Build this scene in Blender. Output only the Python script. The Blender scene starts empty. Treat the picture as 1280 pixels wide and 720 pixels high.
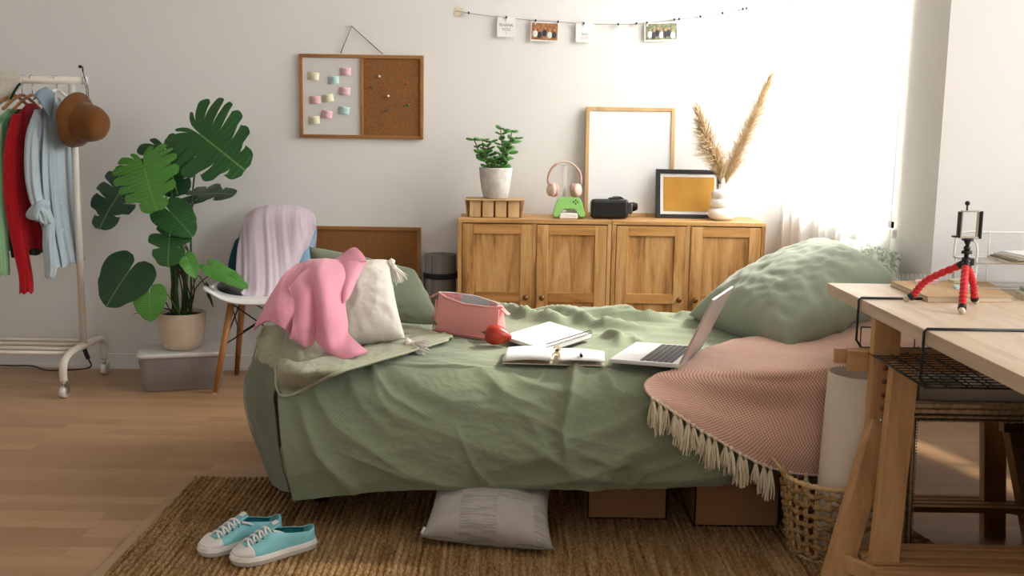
import bpy, bmesh, math, random
from math import sin, cos, pi, radians, sqrt, exp
from mathutils import Vector, Matrix, Euler, noise

random.seed(7)
S = bpy.context.scene
COL = S.collection
V = Vector

# ------------------------------------------------------------------ camera
F_PX, CAM_H, PITCH, ROLL = 1300.0, 1.17, radians(8.45), 0.0155
cam_d = bpy.data.cameras.new('camera')
cam = bpy.data.objects.new('camera', cam_d); COL.objects.link(cam); S.camera = cam
cam_d.sensor_width = 36; cam_d.lens = F_PX / 1280 * 36; cam_d.clip_start = 0.05
cam.matrix_world = Matrix.Translation((0, 0, CAM_H)) @ Matrix.Rotation(pi/2 - PITCH, 4, 'X') @ Matrix.Rotation(ROLL, 4, 'Z')

# ------------------------------------------------------------------ view, world, lights
S.view_settings.view_transform = 'Standard'; S.view_settings.look = 'None'
S.view_settings.gamma = 1; S.view_settings.use_curve_mapping = False
S.view_settings.exposure = 0.62
w = bpy.data.worlds.new('sky'); S.world = w; w.use_nodes = True
w.node_tree.nodes['Background'].inputs[0].default_value = (0.97, 0.98, 1.0, 1)
w.node_tree.nodes['Background'].inputs[1].default_value = 0.72

def area(name, loc, size_x, size_y, power, rot, color=(1, 1, 1)):
    d = bpy.data.lights.new(name, 'AREA'); d.shape = 'RECTANGLE'; d.size = size_x; d.size_y = size_y
    d.energy = power; d.color = color
    o = bpy.data.objects.new(name, d); COL.objects.link(o); o.location = loc; o.rotation_euler = rot
    return o
# daylight outside the bedside window, outside the desk-nook window; sky light also enters through added glazing behind the camera
area('daylight_window', (2.45, 4.30, 2.35), 1.7, 1.9, 205, (0, radians(58), 0), (0.95, 0.98, 1.0))
area('daylight_nook', (3.05, 1.7, 1.65), 1.6, 1.6, 52, (0, radians(90), 0), (0.96, 0.985, 1.0))
sun_d = bpy.data.lights.new('sun', 'SUN'); sun_d.energy = 9.0; sun_d.angle = radians(6); sun_d.color = (1, .93, .82)
sun = bpy.data.objects.new('sun', sun_d); COL.objects.link(sun)
sun.rotation_euler = V((-.62, -.36, -.70)).to_track_quat('-Z', 'Y').to_euler()
S.cycles.max_bounces = 7; S.cycles.diffuse_bounces = 4; S.cycles.glossy_bounces = 4
S.cycles.transparent_max_bounces = 12; S.cycles.use_denoising = True
S.cycles.caustics_reflective = False; S.cycles.caustics_refractive = False

# ------------------------------------------------------------------ survey: where a sight line meets a real plane of the room
_cp, _sp = cos(PITCH), sin(PITCH)
def _ray(px, py):
    u = (px-640)/F_PX; v = -(py-360)/F_PX
    a = u*cos(ROLL) - v*sin(ROLL); b = u*sin(ROLL) + v*cos(ROLL)
    return V((a, _cp+b*_sp, -_sp+b*_cp))
def TZ(px, py, z): d = _ray(px, py); t = (z-CAM_H)/d.z; return V((d.x*t, d.y*t, z))
def TY(px, py, y): d = _ray(px, py); t = y/d.y; return V((d.x*t, y, CAM_H+d.z*t))
def TX(px, py, x): d = _ray(px, py); t = x/d.x; return V((x, d.y*t, CAM_H+d.z*t))

# ------------------------------------------------------------------ materials
def lin(h):
    h = h.lstrip('#'); c = [int(h[i:i+2], 16)/255 for i in (0, 2, 4)]
    return tuple((x/12.92 if x <= .04045 else ((x+.055)/1.055)**2.4) for x in c) + (1,)
class NT:
    def __init__(s, m): s.t = m.node_tree; s.n = s.t.nodes
    def add(s, ty, **kw):
        n = s.n.new(ty)
        for k, v in kw.items():
            if isinstance(k, str) and hasattr(n, k): setattr(n, k, v)
        return n
    def link(s, a, b): s.t.links.new(a, b)
    def val(s, sock, v): sock.default_value = v
    def math(s, op, a, b=None, c=None):
        n = s.n.new('ShaderNodeMath'); n.operation = op
        for i, x in enumerate((a, b, c)):
            if x is None: continue
            if isinstance(x, (int, float)): n.inputs[i].default_value = x
            else: s.link(x, n.inputs[i])
        return n.outputs[0]
def base(name, hexc, rough=.6, metal=0, sheen=0, spec=.5):
    m = bpy.data.materials.new(name); m.use_nodes = True
    b = m.node_tree.nodes['Principled BSDF']
    b.inputs['Base Color'].default_value = lin(hexc); b.inputs['Roughness'].default_value = rough
    b.inputs['Metallic'].default_value = metal; b.inputs['Specular IOR Level'].default_value = spec
    if sheen: b.inputs['Sheen Weight'].default_value = sheen
    return m, NT(m), b
def coords(t, kind='Object', scale=(1, 1, 1), rot=(0, 0, 0)):
    tc = t.n.new('ShaderNodeTexCoord'); mp = t.n.new('ShaderNodeMapping')
    mp.inputs['Scale'].default_value = scale; mp.inputs['Rotation'].default_value = rot
    t.link(tc.outputs[kind], mp.inputs['Vector']); return mp.outputs[0]
def mixc(t, fac, a, b):
    n = t.n.new('ShaderNodeMix'); n.data_type = 'RGBA'
    if isinstance(fac, (int, float)): n.inputs[0].default_value = fac
    else: t.link(fac, n.inputs[0])
    for i, x in ((6, a), (7, b)):
        if isinstance(x, str): n.inputs[i].default_value = lin(x)
        else: t.link(x, n.inputs[i])
    return n.outputs[2]
def bump(t, b, h, strength=.3, dist=.002):
    n = t.n.new('ShaderNodeBump'); n.inputs['Strength'].default_value = strength; n.inputs['Distance'].default_value = dist
    t.link(h, n.inputs['Height']); t.link(n.outputs[0], b.inputs['Normal'])
def nz(t, vec, scale, detail=3, dist=0):
    n = t.n.new('ShaderNodeTexNoise'); n.inputs['Scale'].default_value = scale; n.inputs['Detail'].default_value = detail
    n.inputs['Distortion'].default_value = dist; t.link(vec, n.inputs['Vector']); return n.outputs['Fac']
def ramp(t, fac, stops):
    n = t.n.new('ShaderNodeValToRGB'); e = n.color_ramp.elements
    while len(e) < len(stops): e.new(.5)
    for i, (p, c) in enumerate(stops): e[i].position = p; e[i].color = lin(c)
    t.link(fac, n.inputs[0]); return n.outputs[0]

def plain(name, h, rough=.5, metal=0, noise_amt=0, nscale=30, spec=.5, h2=None):
    m, t, b = base(name, h, rough, metal, spec=spec)
    v = coords(t); f = nz(t, v, nscale, 4)
    if h2: t.link(mixc(t, ramp(t, f, [(.35, '#000000'), (.65, '#ffffff')]), h, h2), b.inputs['Base Color'])
    bump(t, b, f, noise_amt or .05, .001)
    return m
def fabric(name, h, h2=None, rough=.9, weave=900, wstr=.25, sheen=.2, blotch=6, kind='UV'):
    m, t, b = base(name, h, rough, 0, sheen, .15)
    v = coords(t, kind); f = nz(t, v, blotch, 4)
    t.link(mixc(t, f, h, h2 or h), b.inputs['Base Color'])
    wv = t.n.new('ShaderNodeTexChecker'); wv.inputs['Scale'].default_value = weave; t.link(v, wv.inputs[0])
    g = nz(t, v, weave*.25, 2)
    bump(t, b, t.math('ADD', t.math('MULTIPLY', wv.outputs['Fac'], .5), g), wstr, .0015)
    return m
def wood(name, light, dark, mid=None, scale=1.0, axis='Z', rough=.5, knots=True, spec=.4):
    m, t, b = base(name, light, rough, spec=spec)
    st = {'Z': (9, 9, .9), 'X': (.9, 9, 9), 'Y': (9, .9, 9)}[axis]
    v = coords(t, 'Object', tuple(s*scale for s in st))
    info = t.n.new('ShaderNodeObjectInfo')
    off = t.n.new('ShaderNodeVectorMath'); off.operation = 'ADD'
    cmb = t.n.new('ShaderNodeCombineXYZ')
    for i in range(3): t.link(t.math('MULTIPLY', info.outputs['Random'], 37.0+i*11), cmb.inputs[i])
    t.link(v, off.inputs[0]); t.link(cmb.outputs[0], off.inputs[1]); v = off.outputs[0]
    g = nz(t, v, 2.2, 6, 1.2)
    f2 = nz(t, v, 22, 3, .3)
    mixf = t.math('ADD', t.math('MULTIPLY', g, .8), t.math('MULTIPLY', f2, .2))
    t.link(ramp(t, mixf, [(.32, dark), (.48, mid or light), (.66, light)]), b.inputs['Base Color'])
    bump(t, b, mixf, .25, .001)
    return m

M = {}
def mk():
    # wall paint over fine woven wallpaper
    m, t, b = base('wall_paint', '#e9e7e3', .9, spec=.1); v = coords(t, 'Object', (1, 1, 1))
    f = nz(t, v, 55, 4); bump(t, b, f, .12, .003); M['wall'] = m
    M['ceiling'] = plain('ceiling_paint', '#eeeeec', .9)
    # laminate floor: short oak strips
    m, t, b = base('laminate', '#c39b6e', .34, spec=.45); v = coords(t, 'Object')
    br = t.n.new('ShaderNodeTexBrick'); br.offset = .37; br.offset_frequency = 2; br.squash = 1
    for k, x in (('Scale', 1), ('Mortar Size', .0006), ('Mortar Smooth', .2), ('Bias', 0), ('Brick Width', .52), ('Row Height', .068)): br.inputs[k].default_value = x
    br.inputs['Color1'].default_value = lin('#ad8660'); br.inputs['Color2'].default_value = lin('#c8a279'); br.inputs['Mortar'].default_value = lin('#94704a')
    t.link(v, br.inputs[0])
    vs = coords(t, 'Object', (2, 26, 1)); g = nz(t, vs, 3.5, 6, .8)
    t.link(mixc(t, t.math('MULTIPLY', g, .55), br.outputs['Color'], '#9a7450'), b.inputs['Base Color'])
    rr = t.math('ADD', t.math('MULTIPLY', g, .18), .25); t.link(rr, b.inputs['Roughness'])
    bump(t, b, br.outputs['Fac'], -.1, .001); M['floor'] = m
    # jute
    m, t, b = base('jute', '#a9814f', .95, spec=.1); v = coords(t, 'Object', (1, .45, 1)); v2 = coords(t, 'Object', (26, 1.4, 1))
    a = nz(t, v, 160, 3); c = nz(t, v2, 2.5, 3); d = nz(t, coords(t, 'Object'), 420, 2)
    col = ramp(t, t.math('ADD', t.math('MULTIPLY', a, .55), t.math('MULTIPLY', c, .45)), [(.33, '#664829'), (.47, '#a17c4f'), (.58, '#c09e72'), (.72, '#d8bd92')])
    t.link(col, b.inputs['Base Color']); bump(t, b, t.math('ADD', a, d), .9, .006); M['jute'] = m
    M['jute_edge'] = fabric('rug_binding', '#b08e68', '#a6855f', weave=300, kind='Object')
    # herringbone-lined green cotton
    def herring(name, h1, h2, line, period=.045, pitch=.0095):
        m, t, b = base(name, h1, .92, 0, .25, .12); v = coords(t, 'UV'); sx = t.n.new('ShaderNodeSeparateXYZ'); t.link(v, sx.inputs[0])
        wob = nz(t, v, 3, 2)
        px = t.math('PINGPONG', t.math('ADD', sx.outputs[0], t.math('MULTIPLY', wob, .10)), period)
        k = t.math('ADD', sx.outputs[1], t.math('MULTIPLY', px, 1.1))
        k = t.math('ADD', k, t.math('MULTIPLY', wob, .05))
        s = t.math('SINE', t.math('MULTIPLY', k, 2*pi/pitch))
        s = t.math('SMOOTH_MAX', t.math('MULTIPLY', s, 1.0), 0.0, .4)
        f = nz(t, v, 5, 4)
        c0 = mixc(t, f, h1, h2)
        t.link(mixc(t, t.math('MULTIPLY', s, .34), c0, line), b.inputs['Base Color'])
        bump(t, b, t.math('ADD', t.math('MULTIPLY', s, .5), t.math('MULTIPLY', nz(t, v, 160, 3), 1.0)), .25, .0012); return m
    M['spread'] = herring('green_bedspread_cotton', '#7d8669', '#899277', '#a9b196')
    M['greenpillow'] = herring('green_pillow_cotton', '#8c9681', '#9aa38e', '#b0b7a3', .06, .008)
    M['darkgreen'] = fabric('olive_green_cotton', '#6c735c', '#757c65', weave=500)
    M['khaki'] = fabric('khaki_waffle_cotton', '#a3a487', '#b5b69b', weave=260, wstr=.5)
    M['khaki_hem'] = fabric('khaki_hem', '#b7b89d', '#adae92', weave=500)
    # pink check throw
    m, t, b = base('pink_check_weave', '#d19a88', .95, 0, .3, .1); v = coords(t, 'UV')
    ck = t.n.new('ShaderNodeTexChecker'); ck.inputs['Scale'].default_value = 190; t.link(v, ck.inputs[0])
    ck.inputs['Color1'].default_value = lin('#d08d70'); ck.inputs['Color2'].default_value = lin('#f4d9c6')
    t.link(ck.outputs['Color'], b.inputs['Base Color']); bump(t, b, t.math('ADD', ck.outputs['Fac'], nz(t, v, 300, 2)), .5, .002); M['throw'] = m
    M['fringe'] = plain('cream_cotton_fringe', '#e3d3b4', .95, noise_amt=.3, nscale=300)
    M['whitewool'] = plain('white_wool_tassel', '#f4ece0', .95)
    M['cream'] = fabric('cream_boucle', '#f1e9dd', '#eae0d2', weave=260, wstr=.9)
    # grey linen with woven line blocks
    m, t, b = base('grey_linen', '#aaa296', .95, 0, .2, .1); v = coords(t, 'UV')
    ck = t.n.new('ShaderNodeTexChecker'); ck.inputs['Scale'].default_value = 9; t.link(v, ck.inputs[0])
    ls = nz(t, coords(t, 'UV', (3, 60, 1)), 3, 3)
    lf = t.math('MULTIPLY', ck.outputs['Fac'], t.math('GREATER_THAN', ls, .5))
    t.link(mixc(t, t.math('MULTIPLY', lf, .6), '#b4ada2', '#8f887d'), b.inputs['Base Color']); bump(t, b, nz(t, v, 200, 3), .4, .002); M['linen'] = m
    M['piping'] = fabric('grey_seam', '#7f786e', weave=300)
    m, t, b = base('floral_cotton', '#e6e4de', .95); v = coords(t, 'UV'); f = nz(t, v, 22, 3, 1.5)
    t.link(ramp(t, f, [(.3, '#efe9e0'), (.48, '#dfe3da'), (.55, '#8fa58f'), (.62, '#b9c4b0'), (.7, '#e8dcd2')]), b.inputs['Base Color']); M['floral'] = m
    M['pink'] = fabric('pink_jersey', '#f0a4b4', '#eb9bac', weave=700, wstr=.2)
    M['lilac'] = fabric('lilac_jersey', '#d9c8d0', '#d2c0ca', weave=700, wstr=.2)
    M['skyblue'] = fabric('sky_blue_cotton', '#93b9cc', '#86aec4')
    M['teal'] = fabric('teal_cotton', '#1e4c5a', '#27596a')
    M['black_cloth'] = fabric('black_cotton', '#222022', '#2a2829')
    M['mint'] = fabric('mint_knit', '#a9e2b0', '#9cd8a5', weave=300)
    M['green_grey'] = fabric('dark_grey_knit', '#4a4c48', '#3e403d', weave=300)
    M['red'] = fabric('red_knit', '#bf1522', '#ab0f1c', weave=260, wstr=.5)
    M['denim'] = fabric('pale_washed_denim', '#b9c6cb', '#a5b4bc', weave=500)
    M['denim_in'] = fabric('pale_denim_inside', '#8795a0', '#76848f', weave=500)
    M['hat'] = fabric('brown_canvas', '#74491f', '#643c17', weave=260, wstr=.3)
    M['darkgreen_trim'] = fabric('dark_green_trim', '#1d3a30')
    M['knit'] = plain('white_open_knit', '#e6dfd0', .95, noise_amt=.3, nscale=200)
    M['oak'] = wood('oak_front', '#d6ab72', '#7f542a', '#bf8d53', 1.0, 'Z', .5)
    M['oakh'] = wood('oak_rail', '#cf9f62', '#8d5f2f', '#bb864a', 1.0, 'X', .5)
    M['oaktop'] = wood('oak_top', '#d3a871', '#a27645', '#c2925a', 1.0, 'X', .45)
    M['ash'] = wood('pale_ash_desk', '#dbc6ae', '#c2a789', '#d0b99d', .8, 'Y', .45)
    M['beech'] = wood('beech', '#d0a675', '#ad8255', '#c39664', .7, 'Z', .5)
    M['beechx'] = wood('beech_slats', '#d0a675', '#ad8255', '#c39664', .7, 'X', .5)
    M['chairwood'] = wood('chair_leg_beech', '#b98250', '#8e5c31', '#a77142', .8, 'Z', .45)
    M['paleframe'] = wood('pale_oak_frame', '#d9b684', '#bb9562', '#cda775', .6, 'Z', .5)
    M['boardframe'] = wood('orange_brown_frame', '#ab7844', '#875a2c', '#9e6c39', .6, 'X', .5)
    M['crate'] = wood('pine_crate', '#d3b184', '#b08b5d', '#c4a072', .9, 'Z', .6)
    M['crate_gap'] = plain('crate_inner_wood', '#8a6238', .8)
    m, t, b = base('cork', '#9a6c40', .95, spec=.1); v = coords(t)
    vo = t.n.new('ShaderNodeTexVoronoi'); vo.inputs['Scale'].default_value = 260; t.link(v, vo.inputs['Vector'])
    t.link(mixc(t, t.math('MULTIPLY', vo.outputs['Distance'], 1.2), '#a27448', '#7c5230'), b.inputs['Base Color']); bump(t, b, vo.outputs['Distance'], .3, .001); M['cork'] = m
    M['whiteboard'] = plain('whiteboard_enamel', '#dbd7d2', .25, spec=.5)
    M['white'] = plain('white_plastic', '#eceae6', .35)
    M['whitem'] = plain('white_lacquered_steel', '#e2d9cc', .4)
    M['paper'] = plain('white_paper', '#f1efec', .85, noise_amt=.05)
    M['paper_edge'] = plain('cream_page_edges', '#cfc2ab', .9, noise_amt=.4, nscale=400)
    M['ceramic'] = plain('white_ceramic', '#efebe6', .3)
    M['concrete'] = plain('whitewashed_concrete', '#dbd8d3', .9, noise_amt=.5, nscale=25, h2='#bfbab2')
    m, t, b = base('ribbed_cream_pot', '#ddcdb6', .7); M['pot'] = m
    f = nz(t, coords(t), 18, 4); t.link(mixc(t, f, '#e2d4bf', '#cdb99d'), b.inputs['Base Color'])
    M['soil'] = plain('dark_soil', '#2a1f17', 1, noise_amt=1, nscale=120)
    M['bin'] = plain('grey_taupe_plastic', '#8d8580', .55)
    M['lid'] = plain('light_grey_lid', '#dad7d1', .5)
    def leafm(name, h1, h2):
        m, t, b = base(name, h1, .32, spec=.5); v = coords(t, 'UV')
        f = nz(t, v, 4, 3); sx = t.n.new('ShaderNodeSeparateXYZ'); t.link(v, sx.inputs[0])
        vein = t.math('LESS_THAN', t.math('ABSOLUTE', sx.outputs[0]), .006)
        ribs = t.math('SINE', t.math('MULTIPLY', sx.outputs[1], 75))
        c = mixc(t, f, h1, h2); t.link(mixc(t, t.math('MULTIPLY', vein, .7), c, '#7d9f52'), b.inputs['Base Color'])
        b.inputs['Transmission Weight'].default_value = 0
        bump(t, b, ribs, .35, .002); return m
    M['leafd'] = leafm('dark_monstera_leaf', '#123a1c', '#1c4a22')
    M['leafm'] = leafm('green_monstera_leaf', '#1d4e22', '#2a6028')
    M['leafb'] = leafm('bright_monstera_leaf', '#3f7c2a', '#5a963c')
    M['stem'] = plain('dark_green_stem', '#23421c', .5, h2='#3a5a24')
    M['stemb'] = plain('bright_green_stem', '#5f8a2e', .5)
    M['root'] = plain('brown_stem', '#4a3020', .7)
    M['jade'] = plain('jade_leaf', '#3f7a38', .35, h2='#5d984a', nscale=40)
    M['jade_stem'] = plain('jade_stem', '#7b6440', .8)
    M['jade_tip'] = plain('dark_bud', '#3a2f22', .7)
    M['black'] = plain('black_plastic', '#0c0c0d', .35, spec=.5)
    M['blackm'] = plain('matt_black_metal', '#141414', .45)
    M['dark_wire'] = plain('dark_bronze_wire', '#2a211b', .5)
    M['darkgrey'] = plain('dark_grey_plastic', '#3c3d3f', .3)
    M['blackframe'] = plain('black_frame_lacquer', '#17181b', .5)
    M['ochre'] = plain('ochre_print', '#c4933f', .9, noise_amt=.05, h2='#bc8a38', nscale=12)
    M['poster'] = plain('glazed_blank_poster', '#eeeeee', .2)
    M['green_pad'] = plain('lime_green_plastic', '#8cc368', .4)
    M['darkgreen_btn'] = plain('dark_green_button', '#1d3a17', .5)
    M['pinkbeige'] = plain('rose_beige_plastic', '#dcc0b0', .45)
    M['pinkpad'] = plain('rose_ear_cushion', '#c8a193', .7)
    M['mat'] = plain('grey_foam', '#7c7876', .85, noise_amt=.3, nscale=200)
    M['matd'] = plain('dark_grey_foam_core', '#54504f', .9)
    M['strap'] = plain('black_strap', '#15171a', .8)
    M['silver'] = plain('silver_aluminium', '#e2e1e0', .38, .3)
    M['lidal'] = plain('warm_silver_lid', '#d8cbc5', .38, .55)
    M['chrome'] = plain('chrome', '#c8c8c8', .15, 1)
    M['keys'] = plain('dark_keycaps', '#3b3836', .6)
    M['screen'] = plain('dark_screen', '#101114', .15)
    M['bag'] = plain('coral_pink_leatherette', '#ec9d98', .42, noise_amt=.15, nscale=300)
    M['bag_in'] = plain('pale_grey_lining', '#c9c9c9', .6)
    m, t, b = base('red_mango_skin', '#c9402a', .3); f = nz(t, coords(t), 14, 3)
    t.link(ramp(t, f, [(.3, '#9c1d14'), (.55, '#b83520'), (.75, '#c75a2c')]), b.inputs['Base Color']); M['mango'] = m
    M['mango_stem'] = plain('green_brown_stem_end', '#6b6a32', .8)
    M['kraft'] = plain('kraft_card', '#b28553', .85, h2='#ab7e4d')
    M['kraft_nb'] = plain('kraft_cover', '#c3a27a', .85, h2='#bb9970')
    M['carton'] = plain('brown_cardboard', '#8f6540', .9, h2='#875e3a', nscale=8)
    M['brass'] = plain('antique_brass', '#7f6037', .4, .8)
    M['gold'] = plain('antique_silver_gold', '#b3a183', .35, .7, noise_amt=.15, nscale=60, h2='#8d7a5c')
    M['golddk'] = plain('dark_gilt', '#4b3d2c', .45, .7)
    m, t, b = base('mirror_glass', '#d8d8d8', .03, 1); M['mirror'] = m
    M['canvas'] = plain('canvas_panel', '#b7aa9a', .9)
    M['plume'] = plain('pampas_beige', '#d6bf9c', 1, h2='#c5aa82', nscale=60)
    M['stalk'] = plain('pampas_stalk', '#b39566', .8)
    M['aqua'] = fabric('aqua_canvas', '#97d8dc', '#8acfd5', weave=500, kind='Object')
    M['tealin'] = fabric('teal_lining', '#1b8089', '#176d78', kind='Object')
    M['rubber'] = plain('white_rubber', '#e9e4dc', .5)
    M['lace'] = plain('white_lace', '#f1eeea', .8)
    M['wicker'] = plain('woven_seagrass', '#b08a55', .7, noise_amt=.8, nscale=80, h2='#8d6a3c')
    M['wicker_light'] = plain('pale_rattan_rim', '#cfae7b', .6, noise_amt=.5, nscale=120)
    M['rollpaper'] = plain('cream_paper_roll', '#d9c8b4', .9)
    M['redleg'] = plain('red_foam_rubber', '#d01c24', .5)
    M['ivory'] = plain('ivory_foot', '#d8ccb4', .5)
    M['tape'] = plain('cream_masking_tape', '#e6dcc2', .8)
    M['string'] = plain('grey_string', '#8f8c86', .8)
    M['cord'] = plain('brown_cord', '#5f4736', .8)
    for k, h in (('n_pink', '#efc6c8'), ('n_yellow', '#eeebc9'), ('n_teal', '#c2e2df')): M[k] = plain('sticky_' + k[2:], h, .8)
    M['ink'] = plain('grey_ink', '#77716c', .8); M['inklight'] = plain('faint_ink', '#c9a9a9', .8)
    M['photo_brown'] = plain('photo_autumn', '#8c5b33', .4, h2='#c08a55', nscale=60)
    M['photo_green'] = plain('photo_garden', '#5f7348', .4, h2='#a39a7f', nscale=60)
    M['skin'] = plain('photo_face', '#c98f72', .5); M['ph_dark'] = plain('photo_dark_clothes', '#3b3a42', .5); M['ph_light'] = plain('photo_light_clothes', '#dfe6da', .5)
    M['pin_w'] = plain('white_pin', '#f0e8df', .3); M['pin_r'] = plain('red_pin', '#c0311d', .3); M['pin_g'] = plain('green_pin', '#3f7a2a', .3); M['pin_k'] = plain('slate_pin', '#3c4650', .3)
    M['gp1'] = plain('sage_book_cover', '#8fa494', .6)
    # sheer curtain
    m = bpy.data.materials.new('sheer_voile'); m.use_nodes = True; t = NT(m); t.n.remove(t.n['Principled BSDF'])
    tr = t.n.new('ShaderNodeBsdfTransparent'); tl = t.n.new('ShaderNodeBsdfTranslucent'); df = t.n.new('ShaderNodeBsdfDiffuse')
    tl.inputs[0].default_value = lin('#f8f5f2'); df.inputs[0].default_value = lin('#f4f1ee')
    m1 = t.n.new('ShaderNodeMixShader'); m1.inputs[0].default_value = .45; t.link(tl.outputs[0], m1.inputs[1]); t.link(df.outputs[0], m1.inputs[2])
    m2 = t.n.new('ShaderNodeMixShader'); m2.inputs[0].default_value = .62; t.link(tr.outputs[0], m2.inputs[1]); t.link(m1.outputs[0], m2.inputs[2])
    t.link(m2.outputs[0], t.n['Material Output'].inputs[0]); M['sheer'] = m
    m = bpy.data.materials.new('window_glass'); m.use_nodes = True; t = NT(m); t.n.remove(t.n['Principled BSDF'])
    tr = t.n.new('ShaderNodeBsdfTransparent'); gl = t.n.new('ShaderNodeBsdfGlossy'); gl.inputs['Roughness'].default_value = .02
    m1 = t.n.new('ShaderNodeMixShader'); m1.inputs[0].default_value = .06; t.link(tr.outputs[0], m1.inputs[1]); t.link(gl.outputs[0], m1.inputs[2])
    t.link(m1.outputs[0], t.n['Material Output'].inputs[0]); M['glass'] = m
mk()

# ------------------------------------------------------------------ objects
def tag(o, label, cat, group=None, kind=None):
    if label: o['label'] = label
    if cat: o['category'] = cat
    if group: o['group'] = group
    if kind: o['kind'] = kind
    return o
def thing(name, label, cat, loc=(0, 0, 0), rotz=0, group=None):
    o = bpy.data.objects.new(name, None); COL.objects.link(o); o.empty_display_size = .05
    o.location = loc; o.rotation_euler = (0, 0, rotz)
    return tag(o, label, cat, group)
def dup(root, name=None):
    c = root.copy(); COL.objects.link(c)
    for ch in list(root.children):
        d = ch.copy(); COL.objects.link(d); d.parent = c
        for g in list(ch.children):
            e = g.copy(); COL.objects.link(e); e.parent = d
    return c

class MB:
    """collects pieces of one object's mesh"""
    def __init__(s): s.bm = bmesh.new(); s.uv = s.bm.loops.layers.uv.new('UVMap')
    def faces(s, vs, fs, smooth=True, uvs=None):
        bv = [s.bm.verts.new(v) for v in vs]
        for f in fs:
            if len(set(f)) < 3: continue
            try: bf = s.bm.faces.new([bv[i] for i in f])
            except ValueError: continue
            bf.smooth = smooth
            if uvs:
                for lp, i in zip(bf.loops, f): lp[s.uv].uv = uvs[i]
        return bv
    def box(s, c, d, rot=None, bev=.0, segs=2, taper=None):
        c = V(c); hx, hy, hz = d[0]/2, d[1]/2, d[2]/2
        t = bmesh.new()
        bmesh.ops.create_cube(t, size=1)
        for v in t.verts:
            k = 1.0
            if taper and v.co.z > 0: k = taper
            v.co = V((v.co.x*d[0]*k, v.co.y*d[1]*k, v.co.z*d[2]))
        if bev: bmesh.ops.bevel(t, geom=t.edges[:], offset=min(bev, min(d)*.45), segments=segs, affect='EDGES', profile=.5)
        R = (rot.to_matrix() if isinstance(rot, Euler) else (Euler(rot).to_matrix() if rot is not None else Matrix.Identity(3)))
        t.verts.ensure_lookup_table()
        idx = {v: i for i, v in enumerate(t.verts)}
        vs = [R @ v.co + c for v in t.verts]; fs = [[idx[v] for v in f.verts] for f in t.faces]
        nf = [f.normal.copy() for f in t.faces]
        bv = [s.bm.verts.new(v) for v in vs]
        for f, tf in zip(fs, t.faces):
            bf = s.bm.faces.new([bv[i] for i in f]); bf.smooth = False
            n = tf.normal
            for lp, i in zip(bf.loops, f):
                p = vs[i]
                lp[s.uv].uv = (p.x, p.y) if abs(n.z) > .7 else ((p.x, p.z) if abs(n.y) > .7 else (p.y, p.z))
        t.free(); return s
    def span(s, a, b, bev=0): # box between two corners
        a, b = V(a), V(b); return s.box((a+b)/2, [abs(b[i]-a[i]) for i in range(3)], bev=bev)
    def beam(s, a, b, w, h, up=(0, 0, 1), bev=.002):
        a, b = V(a), V(b); d = (b-a); L = d.length; d.normalize(); up = V(up)
        x = d.cross(up)
        if x.length < 1e-4: x = d.cross(V((0, 1, 0)))
        x.normalize(); y = d.cross(x)
        R = Matrix((x, y, d)).transposed()
        return s.box((a+b)/2, (w, h, L), R.to_euler(), bev)
    def tube(s, pts, r, n=8, caps=True, smooth=True, closed=False):
        pts = [V(p) for p in pts]; m = len(pts)
        if m < 2: return s
        rs = r if isinstance(r, (list, tuple)) else [r]*m
        t0 = (pts[1]-pts[0]).normalized(); nrm = t0.orthogonal().normalized()
        vs = []; fs = []
        for i, p in enumerate(pts):
            if closed: t = pts[(i+1) % m]-pts[i-1]
            elif i == 0: t = pts[1]-pts[0]
            elif i == m-1: t = pts[-1]-pts[-2]
            else: t = pts[i+1]-pts[i-1]
            if t.length < 1e-9: t = t0
            t = t.normalized()
            nrm = (nrm - t*nrm.dot(t))
            if nrm.length < 1e-6: nrm = t.orthogonal()
            nrm.normalize(); bn = t.cross(nrm)
            for k in range(n):
                a = 2*pi*k/n; vs.append(p + (nrm*cos(a)+bn*sin(a))*rs[i])
        for i in range(m if closed else m-1):
            j = (i+1) % m
            for k in range(n): k2 = (k+1) % n; fs.append((i*n+k, i*n+k2, j*n+k2, j*n+k))
        if caps and not closed: fs.append(tuple(range(n))[::-1]); fs.append(tuple((m-1)*n+k for k in range(n)))
        s.faces(vs, fs, smooth); return s
    def cyl(s, a, b, r, r2=None, n=20): return s.tube([a, b], [r, r if r2 is None else r2], n)
    def lathe(s, prof, c=(0, 0, 0), n=40, axis=None, up=None, smooth=True, ribs=None, deform=None):
        c = V(c); vs = []; fs = []
        ax = V(axis).normalized() if axis else V((0, 0, 1))
        x = ax.orthogonal().normalized() if axis else V((1, 0, 0)); y = ax.cross(x)
        m = len(prof)
        for i, (r, z) in enumerate(prof):
            for k in range(n):
                a = 2*pi*k/n; rr = r*(1+(ribs(a, z) if ribs else 0))
                p = c + (x*cos(a)+y*sin(a))*rr + ax*z
                if deform: p = deform(p)
                vs.append(p)
        for i in range(m-1):
            for k in range(n): k2 = (k+1) % n; fs.append((i*n+k, i*n+k2, (i+1)*n+k2, (i+1)*n+k))
        uvs = [(k/n, prof[i][1]) for i in range(m) for k in range(n)]
        s.faces(vs, fs, smooth, uvs); return s
    def ball(s, c, r, sub=2, scale=(1, 1, 1), rot=None):
        t = bmesh.new(); bmesh.ops.create_icosphere(t, subdivisions=sub, radius=1)
        R = Euler(rot).to_matrix() if rot else Matrix.Identity(3)
        t.verts.ensure_lookup_table(); idx = {v: i for i, v in enumerate(t.verts)}
        s.faces([R @ V((v.co.x*r*scale[0], v.co.y*r*scale[1], v.co.z*r*scale[2])) + V(c) for v in t.verts], [[idx[v] for v in f.verts] for f in t.faces])
        t.free(); return s
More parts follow.
